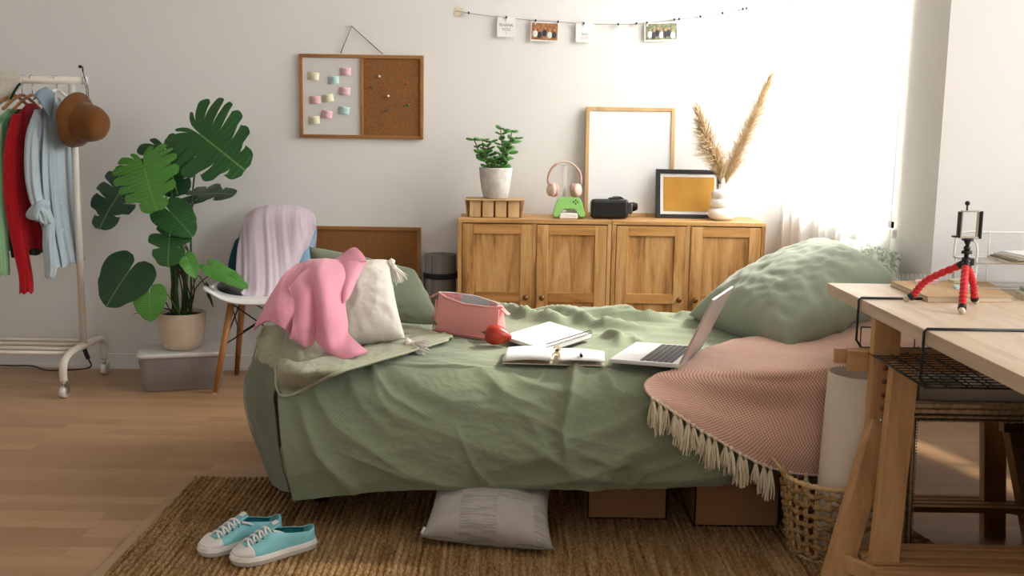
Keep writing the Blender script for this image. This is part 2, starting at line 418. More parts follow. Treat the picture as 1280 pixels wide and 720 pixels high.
    def grid(s, P, uvs=None, closed=False, flip=False):
        n = len(P); m = len(P[0]); vs = [p for row in P for p in row]; fs = []
        for i in range(n-1):
            for j in range(m if closed else m-1):
                k = (j+1) % m; f = (i*m+j, i*m+k, (i+1)*m+k, (i+1)*m+j); fs.append(f[::-1] if flip else f)
        u = None
        if uvs: u = [q for row in uvs for q in row]
        s.faces(vs, fs, True, u); return s
    def build(s, name, m, parent=None, weld=0, solid=0, sub=0, off=-1):
        if weld: bmesh.ops.remove_doubles(s.bm, verts=s.bm.verts[:], dist=weld)
        me = bpy.data.meshes.new(name); bmesh.ops.recalc_face_normals(s.bm, faces=s.bm.faces[:]) if not getattr(s, 'keep', False) else None
        s.bm.to_mesh(me); s.bm.free()
        for mm in (m if isinstance(m, list) else [m]): me.materials.append(M[mm] if isinstance(mm, str) else mm)
        o = bpy.data.objects.new(name, me); COL.objects.link(o)
        if parent: o.parent = parent
        if solid: md = o.modifiers.new('solid', 'SOLIDIFY'); md.thickness = solid; md.offset = off
        if sub: md = o.modifiers.new('sub', 'SUBSURF'); md.levels = sub; md.render_levels = sub
        return o
def sub_loc(parent_loc, pts): return [V(p)-V(parent_loc) for p in pts]

def cr(p0, p1, p2, p3, t):
    return .5*((2*p1)+(-p0+p2)*t+(2*p0-5*p1+4*p2-p3)*t*t+(-p0+3*p1-3*p2+p3)*t**3)
def spline(pts, n):
    """n+1 points along a Catmull-Rom through pts"""
    m = len(pts)-1; out = []
    for i in range(n+1):
        x = i/n*m; k = min(int(x), m-1); t = x-k
        p1, p2 = pts[k], pts[k+1]; p0 = pts[k-1] if k else p1*2-p2; p3 = pts[k+2] if k+2 <= m else p2*2-p1
        out.append(cr(p0, p1, p2, p3, t))
    return out
def dense(ctrl, nu, nv):
    rows = [spline([V(p) for p in r], nv) for r in ctrl]
    cols = [spline([rows[i][j] for i in range(len(rows))], nu) for j in range(nv+1)]
    return [[cols[j][i] for j in range(nv+1)] for i in range(nu+1)]
def arc_uv(P):
    n, m = len(P), len(P[0]); mi = m//2; ni = n//2
    us = [0]; vs = [0]
    for i in range(1, n): us.append(us[-1]+(P[i][mi]-P[i-1][mi]).length)
    for j in range(1, m): vs.append(vs[-1]+(P[ni][j]-P[ni][j-1]).length)
    return [[(vs[j], us[i]) for j in range(m)] for i in range(n)]
def displace(P, fn):
    n, m = len(P), len(P[0]); Q = []
    uv = arc_uv(P)
    for i in range(n):
        r = []
        for j in range(m):
            a = P[min(i+1, n-1)][j]-P[max(i-1, 0)][j]; b = P[i][min(j+1, m-1)]-P[i][max(j-1, 0)]
            nn = a.cross(b)
            if nn.length > 1e-12: nn.normalize()
            r.append(P[i][j]+nn*fn(P[i][j], uv[i][j][0], uv[i][j][1], i/(n-1), j/(m-1)))
        Q.append(r)
    return Q
def N(p, s=1.0, seed=0): return noise.noise(V((p.x*s+seed*7.3, p.y*s+seed*3.1, p.z*s-seed*1.7)))
def ridged(x, y, sx, sy, seed=0):
    q = noise.noise(V((x*sx+seed, y*sy-seed*2.0, seed*.37))); q2 = noise.noise(V((x*sx*2.1-seed, y*sy*2.1, 3+seed)))
    return (1-abs(q)*2.4)*.65+(1-abs(q2)*2.4)*.25
def cloth(name, ctrl, m, parent=None, nu=50, nv=50, fn=None, thick=.004, seed=0, wr=.004, uvs=None):
    P = dense(ctrl, nu, nv)
    f = fn or (lambda p, u, v, a, b: wr*(ridged(p.x, p.z+p.y*.6, 9, 5, seed)-.4))
    P = displace(P, f); b = MB(); b.grid(P, arc_uv(P)); return b.build(name, m, parent, solid=thick, off=0)

def pillow(name, c4, th, m, parent=None, n=44, pinch=.10, wr=.004, seed=1, flat=.0, uvscale=None):
    """c4: corners (0,0),(1,0),(1,1),(0,1)"""
    a, b, c, d = [V(p) for p in c4]
    nn = (b-a).cross(d-a).normalized(); W = (b-a).length; H = (d-a).length
    mb = MB(); grids = []
    for side in (1, -1):
        P = []; UV = []
        for i in range(n+1):
            r = []; ru = []
            v = i/n*2-1
            for j in range(n+1):
                u = j/n*2-1
                # edges pulled inwards between the corners
                uu = u*(1-pinch*(1-v*v)*abs(u)**2); vv = v*(1-pinch*(1-u*u)*abs(v)**2)
                s, t = (uu+1)/2, (vv+1)/2
                p = a*(1-s)*(1-t)+b*s*(1-t)+c*s*t+d*(1-s)*t
                h = ((1-u**2)*(1-v**2))**.42 if abs(u) < 1 and abs(v) < 1 else 0
                edge = min(1-abs(u), 1-abs(v))
                q = th*.5*h
                wv = wr*ridged(u*W, v*H, 10, 10, seed+side)*min(1, edge*5)
                rad = sin(math.atan2(v, u)*14+seed)*wr*.6*min(1, edge*6)*max(0, 1-edge*1.6)
                r.append(p+nn*side*(q+wv+rad)); ru.append(((u+1)/2*W, (v+1)/2*H))
            P.append(r); UV.append(ru)
        mb.grid(P, UV, flip=side < 0)
    return mb.build(name, m, parent, weld=.0004)
def tassel(mb, p, d, L, n=16, spread=.35, r=.0016, head=.007):
    p = V(p); d = V(d).normalized(); x = d.orthogonal().normalized(); y = d.cross(x)
    mb.ball(p, head, 1); mb.ball(p+d*head*1.3, head*.75, 1)
    for k in range(n):
        a = random.random()*2*pi; s = random.random()*spread; ll = L*random.uniform(.75, 1.1)
        pts = []
        for i in range(5):
            t = i/4; off = (x*cos(a)+y*sin(a))*(s*ll*t*(1.2-.4*t)+.003)+(x*sin(5*t+k)+y*cos(4*t+k*2))*.0025*t
            pts.append(p+d*(head+ll*t)+off)
        mb.tube(pts, [r*1.2, r*1.2, r*1.1, r, r*.6], 4, caps=False)

# ================================================================== THE ROOM
WY = 5.0; XR = 1.335; NY = 3.29; XN = 2.75; XL = -3.3; YF = -1.6; HC = 2.65
def struct(name, mb, m, **k): o = mb.build(name, m, **k); o['kind'] = 'structure'; return o
struct('floor', MB().span((XL-.1, YF-.1, -.06), (XN+.1, WY+.1, 0)), 'floor')
struct('ceiling', MB().span((XL-.1, YF-.1, HC), (XR+.24, WY+.1, HC+.08)).span((XR+.24, YF-.1, HC), (XN+.1, NY+.1, HC+.08)), 'ceiling')
struct('wall_back', MB().span((XL-.1, WY, 0), (XR+.25, WY+.1, HC)), 'wall')
struct('wall_left', MB().span((XL-.1, YF, 0), (XL, WY, HC)), 'wall')
# window wall beside the bed, with its opening
WIN = (3.64, 4.93, .86, 2.42)
b = MB(); y0, y1, z0, z1 = WIN
b.span((XR, NY+.0, 0), (XR+.24, y0, HC)); b.span((XR, y1, 0), (XR+.24, WY, HC)); b.span((XR, y0, 0), (XR+.24, y1, z0)); b.span((XR, y0, z1), (XR+.24, y1, HC))
struct('wall_right', b, 'wall')
struct('wall_nook', MB().span((XR+.24, NY, 0), (XN+.1, NY+.1, HC)), 'wall')
b = MB(); b.span((XN, YF, 0), (XN+.1, .9, HC)); b.span((XN, 2.5, 0), (XN+.1, NY, HC)); b.span((XN, .9, 0), (XN+.1, 2.5, .85)); b.span((XN, .9, 2.45), (XN+.1, 2.5, HC))
struct('wall_nook_side', b, 'wall')
b = MB(); b.span((XL, YF-.1, 0), (-2.2, YF, HC)); b.span((1.9, YF-.1, 0), (XN, YF, HC)); b.span((-2.2, YF-.1, 2.4), (1.9, YF, HC)); b.span((-2.2, YF-.1, 0), (1.9, YF, .5))
struct('wall_front', b, 'wall')
struct('baseboard_back', MB().span((XL, WY-.014, 0), (XR, WY, .075), bev=.004).span((XL, WY-.02, 0), (XR, WY-.012, .018)), 'wall')
def window(n, axis, a, c, zz0, zz1, pos, mull):
    fr = MB(); fw = .05
    def bar(p0, p1):
        if axis == 'Y': fr.span((pos, p0[0], p0[1]), (pos+.06, p1[0], p1[1]))
        else: fr.span((p0[0], pos, p0[1]), (p1[0], pos+.06, p1[1]))
    bar((a, zz0), (c, zz0+fw)); bar((a, zz1-fw), (c, zz1)); bar((a, zz0), (a+fw, zz1)); bar((c-fw, zz0), (c, zz1))
    for q in mull: bar((q-fw/2, zz0), (q+fw/2, zz1))
    o = struct(f'window_{n}', fr, 'white')
    g = MB()
    if axis == 'Y': g.span((pos+.025, a+fw, zz0+fw), (pos+.031, c-fw, zz1-fw))
    else: g.span((a+fw, pos+.025, zz0+fw), (c-fw, pos+.031, zz1-fw))
    g.build('window_pane', 'glass', o)
    return o
wn = window(1, 'Y', y0, y1, z0, z1, XR+.12, [4.32])
MB().span((XR-.015, y0-.03, z0-.03), (XR+.12, y1+.0, z0), bev=.006).build('window_sill', 'white', wn)
window(2, 'Y', .9, 2.5, .85, 2.45, XN+.03, [1.7])
window(3, 'X', -2.2, 1.9, .5, 2.4, YF-.08, [-.8, .5])  # unseen glazing, added behind the camera to let sky light in

# sheer curtain with deep soft pleats
P = []; ny = 240
for i in range(25):
    z = .03+(2.56-.03)*i/24; r = []
    for j in range(ny+1):
        y = 3.585+(4.965-3.585)*j/ny; k = 1-.35*i/24
        x = XR-.05+.018*sin(y*58+.6*sin(z*1.3))*k+.012*sin(y*23+1)+.006*sin(y*101+z)
        r.append(V((x, y+(.012*sin(z*2) if j == 0 else 0), z)))
    P.append(r)
b = MB(); b.grid(P, arc_uv(P)); cu = b.build('sheer_curtain', 'sheer'); tag(cu, 'white sheer curtain hanging in pleats over the bright bedside window', 'curtain')
MB().cyl((XR-.05, 3.5, 2.57), (XR-.05, 4.99, 2.57), .009).build('curtain_rail', 'white', cu)

# ================================================================== RUG
rx0, rx1, ry0, ry1 = -1.062, 1.27, 1.75, 3.39
P = []; UVr = []; nr = 128; per = 7
ends = [random.uniform(-.012, .010) for _ in range(nr+2)]
for i in range(nr*per+1):
    x = rx0+(rx1-rx0)*i/(nr*per); a = i/per; k = int(a+.5)
    hgt = .005+.0075*abs(sin(pi*a)); r = []; ye = ry1+ends[min(k, nr)]-.006*(1-abs(sin(pi*a)))
    for j in range(110):
        y = ry0+(ye-ry0)*j/109
        hh = hgt+.0018*sin(y*330+k*2.1)*abs(sin(pi*a)) + .0012*noise.noise(V((x*40, y*14, 0)))
        r.append(V((x+.0018*sin(y*165+k), y, hh if j < 109 else .0)))
    P.append(r)
b = MB(); b.grid(P); rug = b.build('jute_rug', 'jute'); tag(rug, 'brown braided jute rug lying on the laminate floor in front of the bed', 'rug')
MB().box(((rx0-.012), (ry0+ry1)/2, .005), (.034, ry1-ry0, .009), bev=.003).build('side_binding', 'jute_edge', rug)['label'] = 'flat tan fabric edge'

# ================================================================== BED
BX0, BX1, BY0, BY1 = -.655, 1.285, 2.965, 3.93
bed = thing('bed', 'single bed with its frame and mattress hidden under the green bedspread', 'bed', ((BX0+BX1)/2, (BY0+BY1)/2, 0))
def rel(o, pts): return [V(p)-o.location for p in pts]
L0 = bed.location
b = MB(); z0f, z1f = .19, .30
for a, c in (((BX0, BY0, z0f), (BX1, BY0+.03, z1f)), ((BX0, BY1-.03, z0f), (BX1, BY1, z1f)), ((BX0, BY0, z0f), (BX0+.03, BY1, z1f)), ((BX1-.03, BY0, z0f), (BX1, BY1, z1f))): b.span(V(a)-L0, V(c)-L0, bev=.004)
b.build('bed_frame', 'blackframe', bed)
b = MB()
for i in range(12):
    x = BX0+.1+i*(BX1-BX0-.2)/11; b.span(V((x-.035, BY0+.02, .27))-L0, V((x+.035, BY1-.02, .29))-L0)
b.build('bed_slats', 'beech', bed)
for x in (BX0+.06, BX1-.06):
    for y in (BY0+.2, BY1-.08): MB().cyl(V((x, y, .012))-L0, V((x, y, z0f))-L0, .022, .028).build('leg', 'blackframe', bed)
MB().box(V(((BX0+BX1)/2, (BY0+BY1)/2, .385))-L0, (BX1-BX0, BY1-BY0, .17), bev=.05, segs=4).build('mattress', 'cream', bed)

# --- bedspread.  q: distance across the bed (0 at the front top edge, + towards the wall, - down the front)
def seg_d(x, q, pl):
    best = 9; tt = 0; tot = len(pl)-1
    for i in range(tot):
        ax, ay = pl[i]; bx, by = pl[i+1]; dx, dy = bx-ax, by-ay
        t = max(0, min(1, ((x-ax)*dx+(q-ay)*dy)/(dx*dx+dy*dy+1e-12)))
        d = sqrt((x-ax-dx*t)**2+(q-ay-dy*t)**2)
        if d < best: best = d; tt = (i+t)/tot
    return best, tt
FOLDS = [ # polyline, height, width
 ([(-.60, -.02), (-.50, -.16), (-.30, -.29), (-.05, -.37)], .010, .024), ([(-.61, -.08), (-.55, -.24), (-.42, -.37)], .011, .020),
 ([(-.56, -.01), (-.30, -.14), (.0, -.24), (.3, -.24), (.55, -.13)], .008, .03), ([(-.40, .0), (-.15, -.10), (.12, -.14)], .006, .022),
 ([(.22, .06), (.175, -.06), (.15, -.17), (.16, -.25)], .024, .019), ([(.24, .05), (.30, -.06), (.42, -.09), (.5, -.06)], .012, .022),
 ([(-.05, -.36), (.25, -.28), (.55, -.16), (.7, -.1)], .009, .024), ([(.10, -.37), (.45, -.30), (.75, -.27)], .009, .024),
 ([(-.1, -.3), (.2, -.2), (.4, -.12)], .006, .02),
 ([(-.35, .06), (-.1, .02), (.18, .06)], .008, .02), ([(-.5, .10), (-.25, .07), (.0, .055)], .007, .02),
 ([(.03, .93), (.25, .80), (.45, .78), (.62, .72)], .030, .032), ([(.16, .86), (.30, .66), (.46, .60), (.56, .64), (.75, .50)], .034, .030),
 ([(.02, .80), (.12, .74), (.2, .68)], .030, .030), ([(.30, .52), (.36, .42), (.34, .34), (.30, .28)], .026, .022), ([(.42, .50), (.40, .42), (.44, .36)], .018, .02),
 ([(.45, .55), (.60, .50), (.78, .42)], .020, .024), ([(.50, .92), (.35, .90), (.1, .96)], .022, .04), ([(-.15, .95), (.0, .88), (.05, .75)], .028, .03),
 ([(.22, .40), (.30, .30), (.29, .2)], .014, .018), ([(.6, .85), (.75, .8)], .02, .03), ([(-.05, .60), (.03, .52), (.0, .45)], .014, .022)]
import numpy as np
ZONES = ((.42, 3.09, .19, .20), (.12, 3.42, .17, .2), (.13, 3.1, .2, .12), (-.15, 3.5, .17, .16), (-.04, 3.25, .09, .08))
rf = random.Random(11)
for k in range(60):      # small random creases on the top
    x0_, q0_ = rf.uniform(-.5, 1.2), rf.uniform(.10, 1.0); a_ = rf.uniform(-.7, .7)+(pi if rf.random() < .5 else 0); l_ = rf.uniform(.16, .42)
    FOLDS.append(([(x0_, q0_), (x0_+l_*.5*cos(a_), q0_+l_*.5*sin(a_)+rf.uniform(-.03, .03)), (x0_+l_*cos(a_), q0_+l_*sin(a_))], rf.uniform(.004, .011), rf.uniform(.010, .022)))
for k in range(30):      # creases hanging down the front
    x0_, q0_ = rf.uniform(-.6, 1.1), rf.uniform(-.28, .08); a_ = rf.uniform(-1.15, -.1) if x0_ < .25 else rf.uniform(-pi+.15, -pi+1.2); l_ = rf.uniform(.22, .50)
    FOLDS.append(([(x0_, q0_), (x0_+l_*.5*cos(a_), q0_+l_*.5*sin(a_)-.015), (x0_+l_*cos(a_), q0_+l_*.85*sin(a_))], rf.uniform(.003, .0065), rf.uniform(.009, .02)))
def fold_field(X, Qm, TOP):
    H = np.zeros_like(X)
    for pl, A, wd in FOLDS:
        best = np.full(X.shape, 9.0); tt = np.zeros_like(X); tot = len(pl)-1
        for i in range(tot):
            ax, ay = pl[i]; bx, by = pl[i+1]; dx, dy = bx-ax, by-ay
            t = np.clip(((X-ax)*dx+(Qm-ay)*dy)/(dx*dx+dy*dy+1e-12), 0, 1); d = np.hypot(X-ax-dx*t, Qm-ay-dy*t); m_ = d < best
            best = np.where(m_, d, best); tt = np.where(m_, (i+t)/tot, tt)
        if pl[0][1] > .25 and A > .013: A = A*1.35
        H += A*(.55*np.exp(-(best/wd)**2)+.45*np.exp(-best/(wd*.75)))*np.minimum(1, np.minimum(5*tt+.1, 5*(1-tt)+.1))
    return H
def small_field(x, q):
    on_top = max(0, min(1, q*6))
    h = (.004+.006*on_top)*ridged(x+.5*q, q-.35*x, 2.5, 9 if q < 0 else 7, 2)+.0022*ridged(x-.5*q, q+.2*x, 10, 24, 5)+.0009*ridged(x+.6*q, q, 40, 45, 8)
    return h, on_top
def hem(x):
    pts = [(-.66, .108), (-.43, .135), (-.22, .15), (.12, .158), (.54, .172), (.75, .180), (1.35, .19)]
    for i in range(len(pts)-1):
        if x <= pts[i+1][0]: t = max(0, (x-pts[i][0])/(pts[i+1][0]-pts[i][0])); return pts[i][1]+(pts[i+1][1]-pts[i][1])*t
    return .19
def profile(x):
    hz = hem(x); k = (.42-hz)/.30; bl = .0 if x > .72 else 1
    pts = [(4.0, .30), (4.0, .42), (3.965, .488), (3.8, .497), (3.4, .495), (3.1, .493), (2.99, .480), (2.915, .435), (2.878, .36), (2.862, .28), (2.868, .21), (2.893, hz)]
    fl = min(1, max(0, (x+.66)/.35))
    out = []
    for y, z in pts:
        if y < 3: y += min(1, max(0, (x-.60)/.2))*(.035*min(1, (3-y)/.08)+.05*max(0, min(1, (.42-z)/.15)))
        out.append(V((x, y, z)))
    return out
nx, nq = 400, 290
P = []; UVs = []
for i in range(nx+1):
    u = i/nx; x = -.672+(1.315+.672)*u
    row = spline(profile(x), nq)
    r = []; ru = []; s = 0
    for j, p in enumerate(row):
        if j: s += (p-row[j-1]).length
        dz = max(0, .46-p.z)/.35 if p.y < 3.2 else 0
        p = p.copy()
        if x < -.3 and dz > 0: p.x += .045*dz*max(0, (-.3-x)/.37)   # the front corner hangs in slightly
        r.append(p); ru.append((x, s))
    P.append(r); UVs.append(ru)
NR = []; QX = np.zeros((nx+1, nq+1)); QQ = np.zeros((nx+1, nq+1)); FZ = np.ones((nx+1, nq+1)); SM = np.zeros((nx+1, nq+1))
for i in range(nx+1):
    r = []
    for j in range(nq+1):
        a = P[min(i+1, nx)][j]-P[max(i-1, 0)][j]; bb = P[i][min(j+1, nq)]-P[i][max(j-1, 0)]
        n_ = bb.cross(a).normalized(); p = P[i][j]
        if p.y < 2.995: q = -(.50-p.z)
        elif p.z < .48: q = 1.07+(.48-p.z)
        else: q = p.y-2.93
        if p.y < 3 and n_.y > 0: n_ = -n_
        elif p.y >= 3 and n_.z < 0: n_ = -n_
        r.append(n_); QX[i, j] = p.x; QQ[i, j] = q; SM[i, j], ot = small_field(p.x, q)
        k = 1.0
        for (cx, cy, rx_, ry_) in ZONES: k = min(k, max(.06, min(1, (max(abs(p.x-cx)/rx_, abs(q+2.93-cy)/ry_)-.85)*3.0)))
        if p.x > .35 and q < .75: k = min(k, max(.3, 1-(p.x-.35)*4)) if q > -.12-(p.x-.35)*.45 else k
        FZ[i, j] = 1-(1-k)*max(ot, 1 if (p.x > .45 and q > -.12-(p.x-.35)*.45) else ot)
    NR.append(r)
DD = (fold_field(QX, QQ, None)+SM)*FZ
Q = [[P[i][j]+NR[i][j]*float(DD[i, j]) for j in range(nq+1)] for i in range(nx+1)]
b = MB(); b.grid(Q, UVs); spread = b.build('bedspread', 'spread', solid=.003, off=-1)
tag(spread, 'sage green patterned cotton bedspread draped in folds over the bed', 'bedspread')
# its end drop at the left end of the bed
ctrl = [[(-.664, 2.93, .44), (-.675, 3.15, .502), (-.675, 3.45, .505), (-.66, 3.8, .50)],
        [(-.69, 2.95, .40), (-.79, 3.15, .44), (-.83, 3.42, .44), (-.80, 3.8, .42)],
        [(-.68, 2.96, .28), (-.81, 3.15, .33), (-.885, 3.42, .33), (-.85, 3.8, .32)],
        [(-.665, 2.965, .17), (-.76, 3.12, .19), (-.86, 3.38, .18), (-.84, 3.8, .2)],
        [(-.65, 2.97, .105), (-.72, 3.12, .06), (-.79, 3.34, .035), (-.82, 3.8, .1)]]
cloth('side_drop', ctrl, 'darkgreen', spread, 50, 60, seed=4, wr=.006, thick=.003)

# --- khaki blanket folded back over the head end
ctrl = [[TZ(556, 415, .515), TZ(500, 424, .52), TZ(450, 436, .525), TZ(405, 447, .53), TZ(372, 452, .53), TZ(348, 447, .52)],
        [TZ(566, 420, .52), TZ(510, 431, .527), TZ(455, 445, .53), TZ(410, 458, .53), TZ(375, 467, .52), TZ(347, 462, .50)],
        [TZ(560, 424, .515), TZ(512, 438, .52), TZ(462, 452, .52), TZ(415, 466, .515), TY(378, 483, 2.885), TY(347, 478, 2.90)],
        [TZ(556, 426, .505), TZ(512, 441, .51), TZ(463, 455, .51), TZ(420, 469, .505), TY(384, 487, 2.873), TY(354, 495, 2.875)]]
kb = cloth('khaki_blanket', ctrl, 'khaki', None, 40, 120, fn=lambda p, u, v, a, b_: .006*(ridged(p.x-.6*p.y, p.y+.4*p.x, 16, 9, 9)-.2)+.002*ridged(p.x, p.y, 40, 40, 3), thick=.006)
tag(kb, 'khaki green blanket with a stitched hem folded back across the head of the bed', 'blanket')
ctrl = [[TZ(520, 400, .505), TZ(440, 405, .52), TY(400, 404, 3.2), TY(350, 404, 3.15), TY(330, 408, 3.2)],
        [TZ(540, 412, .512), TZ(450, 425, .52), TZ(395, 430, .55), TY(352, 425, 3.05), TY(322, 430, 3.25)],
        [TZ(552, 420, .512), TZ(460, 440, .515), TZ(398, 455, .52), TY(356, 452, 2.98), TY(316, 458, 3.22)],
        [TZ(552, 421, .50), TZ(462, 446, .505), TZ(400, 468, .50), TY(352, 478, 2.95), TY(308, 496, 3.22)]]
cloth('folded_layer', ctrl, 'khaki', kb, 70, 100, fn=lambda p, u, v, a, b_: .015*(ridged(p.x+.5*p.z, p.z*.6+p.y*.5, 13, 6, 12)-.25)+.002*ridged(p.x, p.z+p.y, 40, 40, 3), thick=.004)
hp = [TZ(560, 425, .515), TZ(512, 439.5, .52), TZ(463, 453.5, .52), TZ(418, 467.5, .515), TY(382, 485, 2.87), TY(362, 494, 2.868), TY(350, 493, 2.876), TY(345, 478, 2.90), TY(346, 460, 2.93)]
MB().tube([p for p in spline(hp, 60)], .0042, 6).build('stitched_hem', 'khaki_hem', kb)
hp = [TY(330, 408, 3.18), TY(321, 430, 3.22), TY(309, 478, 3.20), TY(307, 497, 3.20), TY(313, 528, 3.20), TY(335, 566, 3.20)]
MB().tube(spline(hp, 40), .004, 6).build('stitched_hem', 'khaki_hem', kb)

# --- pillows
def zat(p, dz): p = V(p); p.z += dz; return p
gp = pillow('green_pillow', [TZ(404, 392, .51), (-.235, 3.46, .525), TY(517, 338, 3.72), TY(386, 308, 3.68)], .17, 'darkgreen', seed=3, wr=.008, pinch=.06)
tag(gp, 'olive green pillow leaning at the head of the bed behind the cream cushion', 'pillow')
cp_ = thing('cream_cushion', 'cream boucle cushion with corner tassels leaning on the olive pillow', 'cushion', (-.5, 3.2, .5))
cc = [TY(392, 438, 3.12), TY(507, 424, 3.14), TY(487, 325, 3.34), TY(388, 330, 3.34)]
L1 = cp_.location
pillow('cushion_cover', [p-L1 for p in cc], .15, 'cream', cp_, seed=8, wr=.005, pinch=.05)
for p, d in ((cc[2], (.5, -.15, -.9)), (cc[1], (.8, -.2, -.25))):
    b = MB(); q = V(p)-L1+V((.008, -.02, -.005)); tassel(b, q, d, .055, 60, .75, .0017, .014); b.build('tassel', 'whitewool', cp_)
bg = pillow('green_pillow', [TZ(861, 394, .525), TZ(985, 436, .53), (1.24, 3.34, .735), (1.20, 3.88, .775)], .27, 'greenpillow', seed=14, wr=.010, pinch=.05)
tag(bg, 'large sage green pillow at the window end of the bed', 'pillow')
fp = pillow('floral_cushion', [(1.09, 3.95, .66), (1.275, 3.34, .68), (1.287, 3.42, .80), (1.27, 3.95, .80)], .07, 'floral', seed=5, n=24)
tag(fp, 'pale floral cushion behind the large green pillow below the curtain', 'cushion')
lf = thing('linen_cushion', 'grey beige linen cushion lying on the rug in front of the bed', 'cushion', (-.06, 2.9, .07))
L2 = lf.location
lc = [TZ(526, 671, .035), TZ(692, 687, .035), TY(688, 607, 3.0), TY(547, 597, 3.0)]
pillow('cushion_cover', [p-L2 for p in lc], .135, 'linen', lf, seed=21, wr=.004, pinch=.07)
b = MB(); a_, c_ = lc[0]-L2, lc[1]-L2
b.tube([a_.lerp(c_, t)+V((0, .02*sin(pi*t)-.006, .004+.0*sin(pi*t))) for t in [i/20 for i in range(21)]], .0028, 6); b.build('seam', 'piping', lf)
MB().box(a_+V((.010, .01, .014)), (.016, .003, .02), (0, .5, .2)).build('care_tag', 'paper', lf)

# --- pink check throw
def tpt(x, y, z): return V((x, y, z))
ctrl = [[TZ(914, 424, .53), TZ(960, 416, .54), (.98, 3.50, .54), (1.29, 3.55, .55)],
        [TZ(880, 436, .528), TZ(940, 432, .54), (1.02, 3.28, .55), (1.29, 3.30, .60)],
        [TZ(848, 458, .508), TZ(925, 458, .520), TZ(1000, 455, .53), (1.27, 3.12, .55)],
        [TZ(820, 467, .495), TZ(905, 474, .492), TZ(1000, 480, .480), (1.22, 3.02, .50)],
        [TY(806, 478, 2.888), TY(892, 500, 2.868), TY(990, 518, 2.893), (1.19, 2.95, .40)],
        [TY(808, 488, 2.857), TY(885, 524, 2.832), TY(975, 555, 2.875), (1.17, 2.955, .27)],
        [TY(815, 495, 2.843), TY(893, 547, 2.822), TY(985, 590, 2.885), (1.15, 2.96, .19)]]
thr = thing('check_throw', 'pink and white checked throw with a cream tasselled edge draped over the bed corner', 'blanket', (.9, 3.0, .52))
L3 = thr.location
ctrl2 = [[V(p)-L3 for p in r] for r in ctrl]
P = dense(ctrl2, 110, 110)
P = displace(P, lambda p, u, v, a, b_: -.006*ridged(p.x+.4*p.z, p.y+p.z, 5, 6, 31)-.002*ridged(p.x, p.y+p.z, 16, 16, 7))
b = MB(); b.grid(P, arc_uv(P)); b.build('throw_cloth', 'throw', thr, solid=.005, off=0)
edge = P[-1]; 
for k in range(20):
    t = .012+k*.0375+.006*sin(k*2.7)
    p = edge[int(t*110)] + V((0, -.008, 0)); b = MB()
    d = V((.10*sin(k*2.3)-.05, -.16+.08*sin(k), -1)); tassel(b, p, d, .068+.014*sin(k*1.7), 26, .34, .0021, .0078); b.build('tassel', 'fringe', thr)
b = MB(); b.tube([p+V((0, -.004, 0)) for p in edge], .0035, 5); b.build('braided_edge', 'throw', thr)

# ================================================================== THINGS ON THE BED
# cosmetic bag
BZ = .502
a0 = TZ(538, 414, BZ); a1 = TZ(617, 427, BZ); dirx = (a1-a0).normalized(); diry = V((-dirx.y, dirx.x, 0)); Wb = (a1-a0).length
bag = thing('cosmetic_bag', 'coral pink zipped cosmetic bag standing open on the bedspread', 'bag', a0+diry*.045+dirx*Wb/2)
bag.rotation_euler.z = math.atan2(dirx.y, dirx.x)
hb = .118; dp = .07; rows = []
for i in range(13):
    t = i/12; z = hb*t; r = []
    hd = dp/2; hw = Wb/2*(.97+.03*t)
    for k in range(48):
        a = 2*pi*k/48; cx, cy = cos(a), sin(a); e = .14+.08*t
        x = hw*math.copysign(abs(cx)**e, cx); y = hd*math.copysign(abs(cy)**e, cy)
        y = y*(1-t**1.5)+t**1.5*y*.10+t**1.5*math.copysign(1, sin(a))*(abs(sin(a))>1e-6)*.034*max(0, 1-(x/hw)**2)
        zz = z - (.010*(1-(x/hw)**2)*t*(1 if y < 0 else -.6)) + t*.010*(-x/hw)
        r.append(V((x, y, zz)))
    rows.append(r)
b = MB(); b.grid(rows, closed=True); b.faces(rows[0], [tuple(range(48))], False); b.build('bag_body', 'bag', bag, solid=.003)
inner = [[V((p.x*.965, p.y*.9, p.z+.001)) for p in r] for r in rows[5:]]
b = MB(); b.grid(inner, closed=True); b.faces(inner[0], [tuple(range(48))], False); b.build('lining', 'bag_in', bag)
b = MB(); b.tube(rows[-1], .0032, 6, closed=True); b.build('zip_rim', 'bag', bag)
b = MB(); b.tube([V((p.x*.97, p.y*.93, p.z+.0015)) for p in rows[-1]], .002, 5, closed=True); b.build('zip', 'white', bag)
b = MB(); b.beam((-Wb/2+.004, 0, hb+.012), (-Wb/2-.042, .0, hb-.012), .018, .004); b.build('zip_tab', 'bag', bag)
b = MB(); b.beam((Wb/2-.02, .004, hb-.006), (Wb/2+.026, -.002, hb-.032), .02, .004); b.build('zip_tab', 'bag', bag)
b = MB(); b.tube([(-Wb/2, -dp/2+.004, .01), (-Wb/2+.002, -dp/4, hb*.9)], .0025, 6).tube([(Wb/2, -dp/2+.004, .01), (Wb/2-.002, -dp/4, hb*.86)], .0025, 6).tube([(-Wb/2, -dp/2+.001, .004), (Wb/2, -dp/2+.001, .004)], .0025, 6); b.build('piping', 'bag', bag)
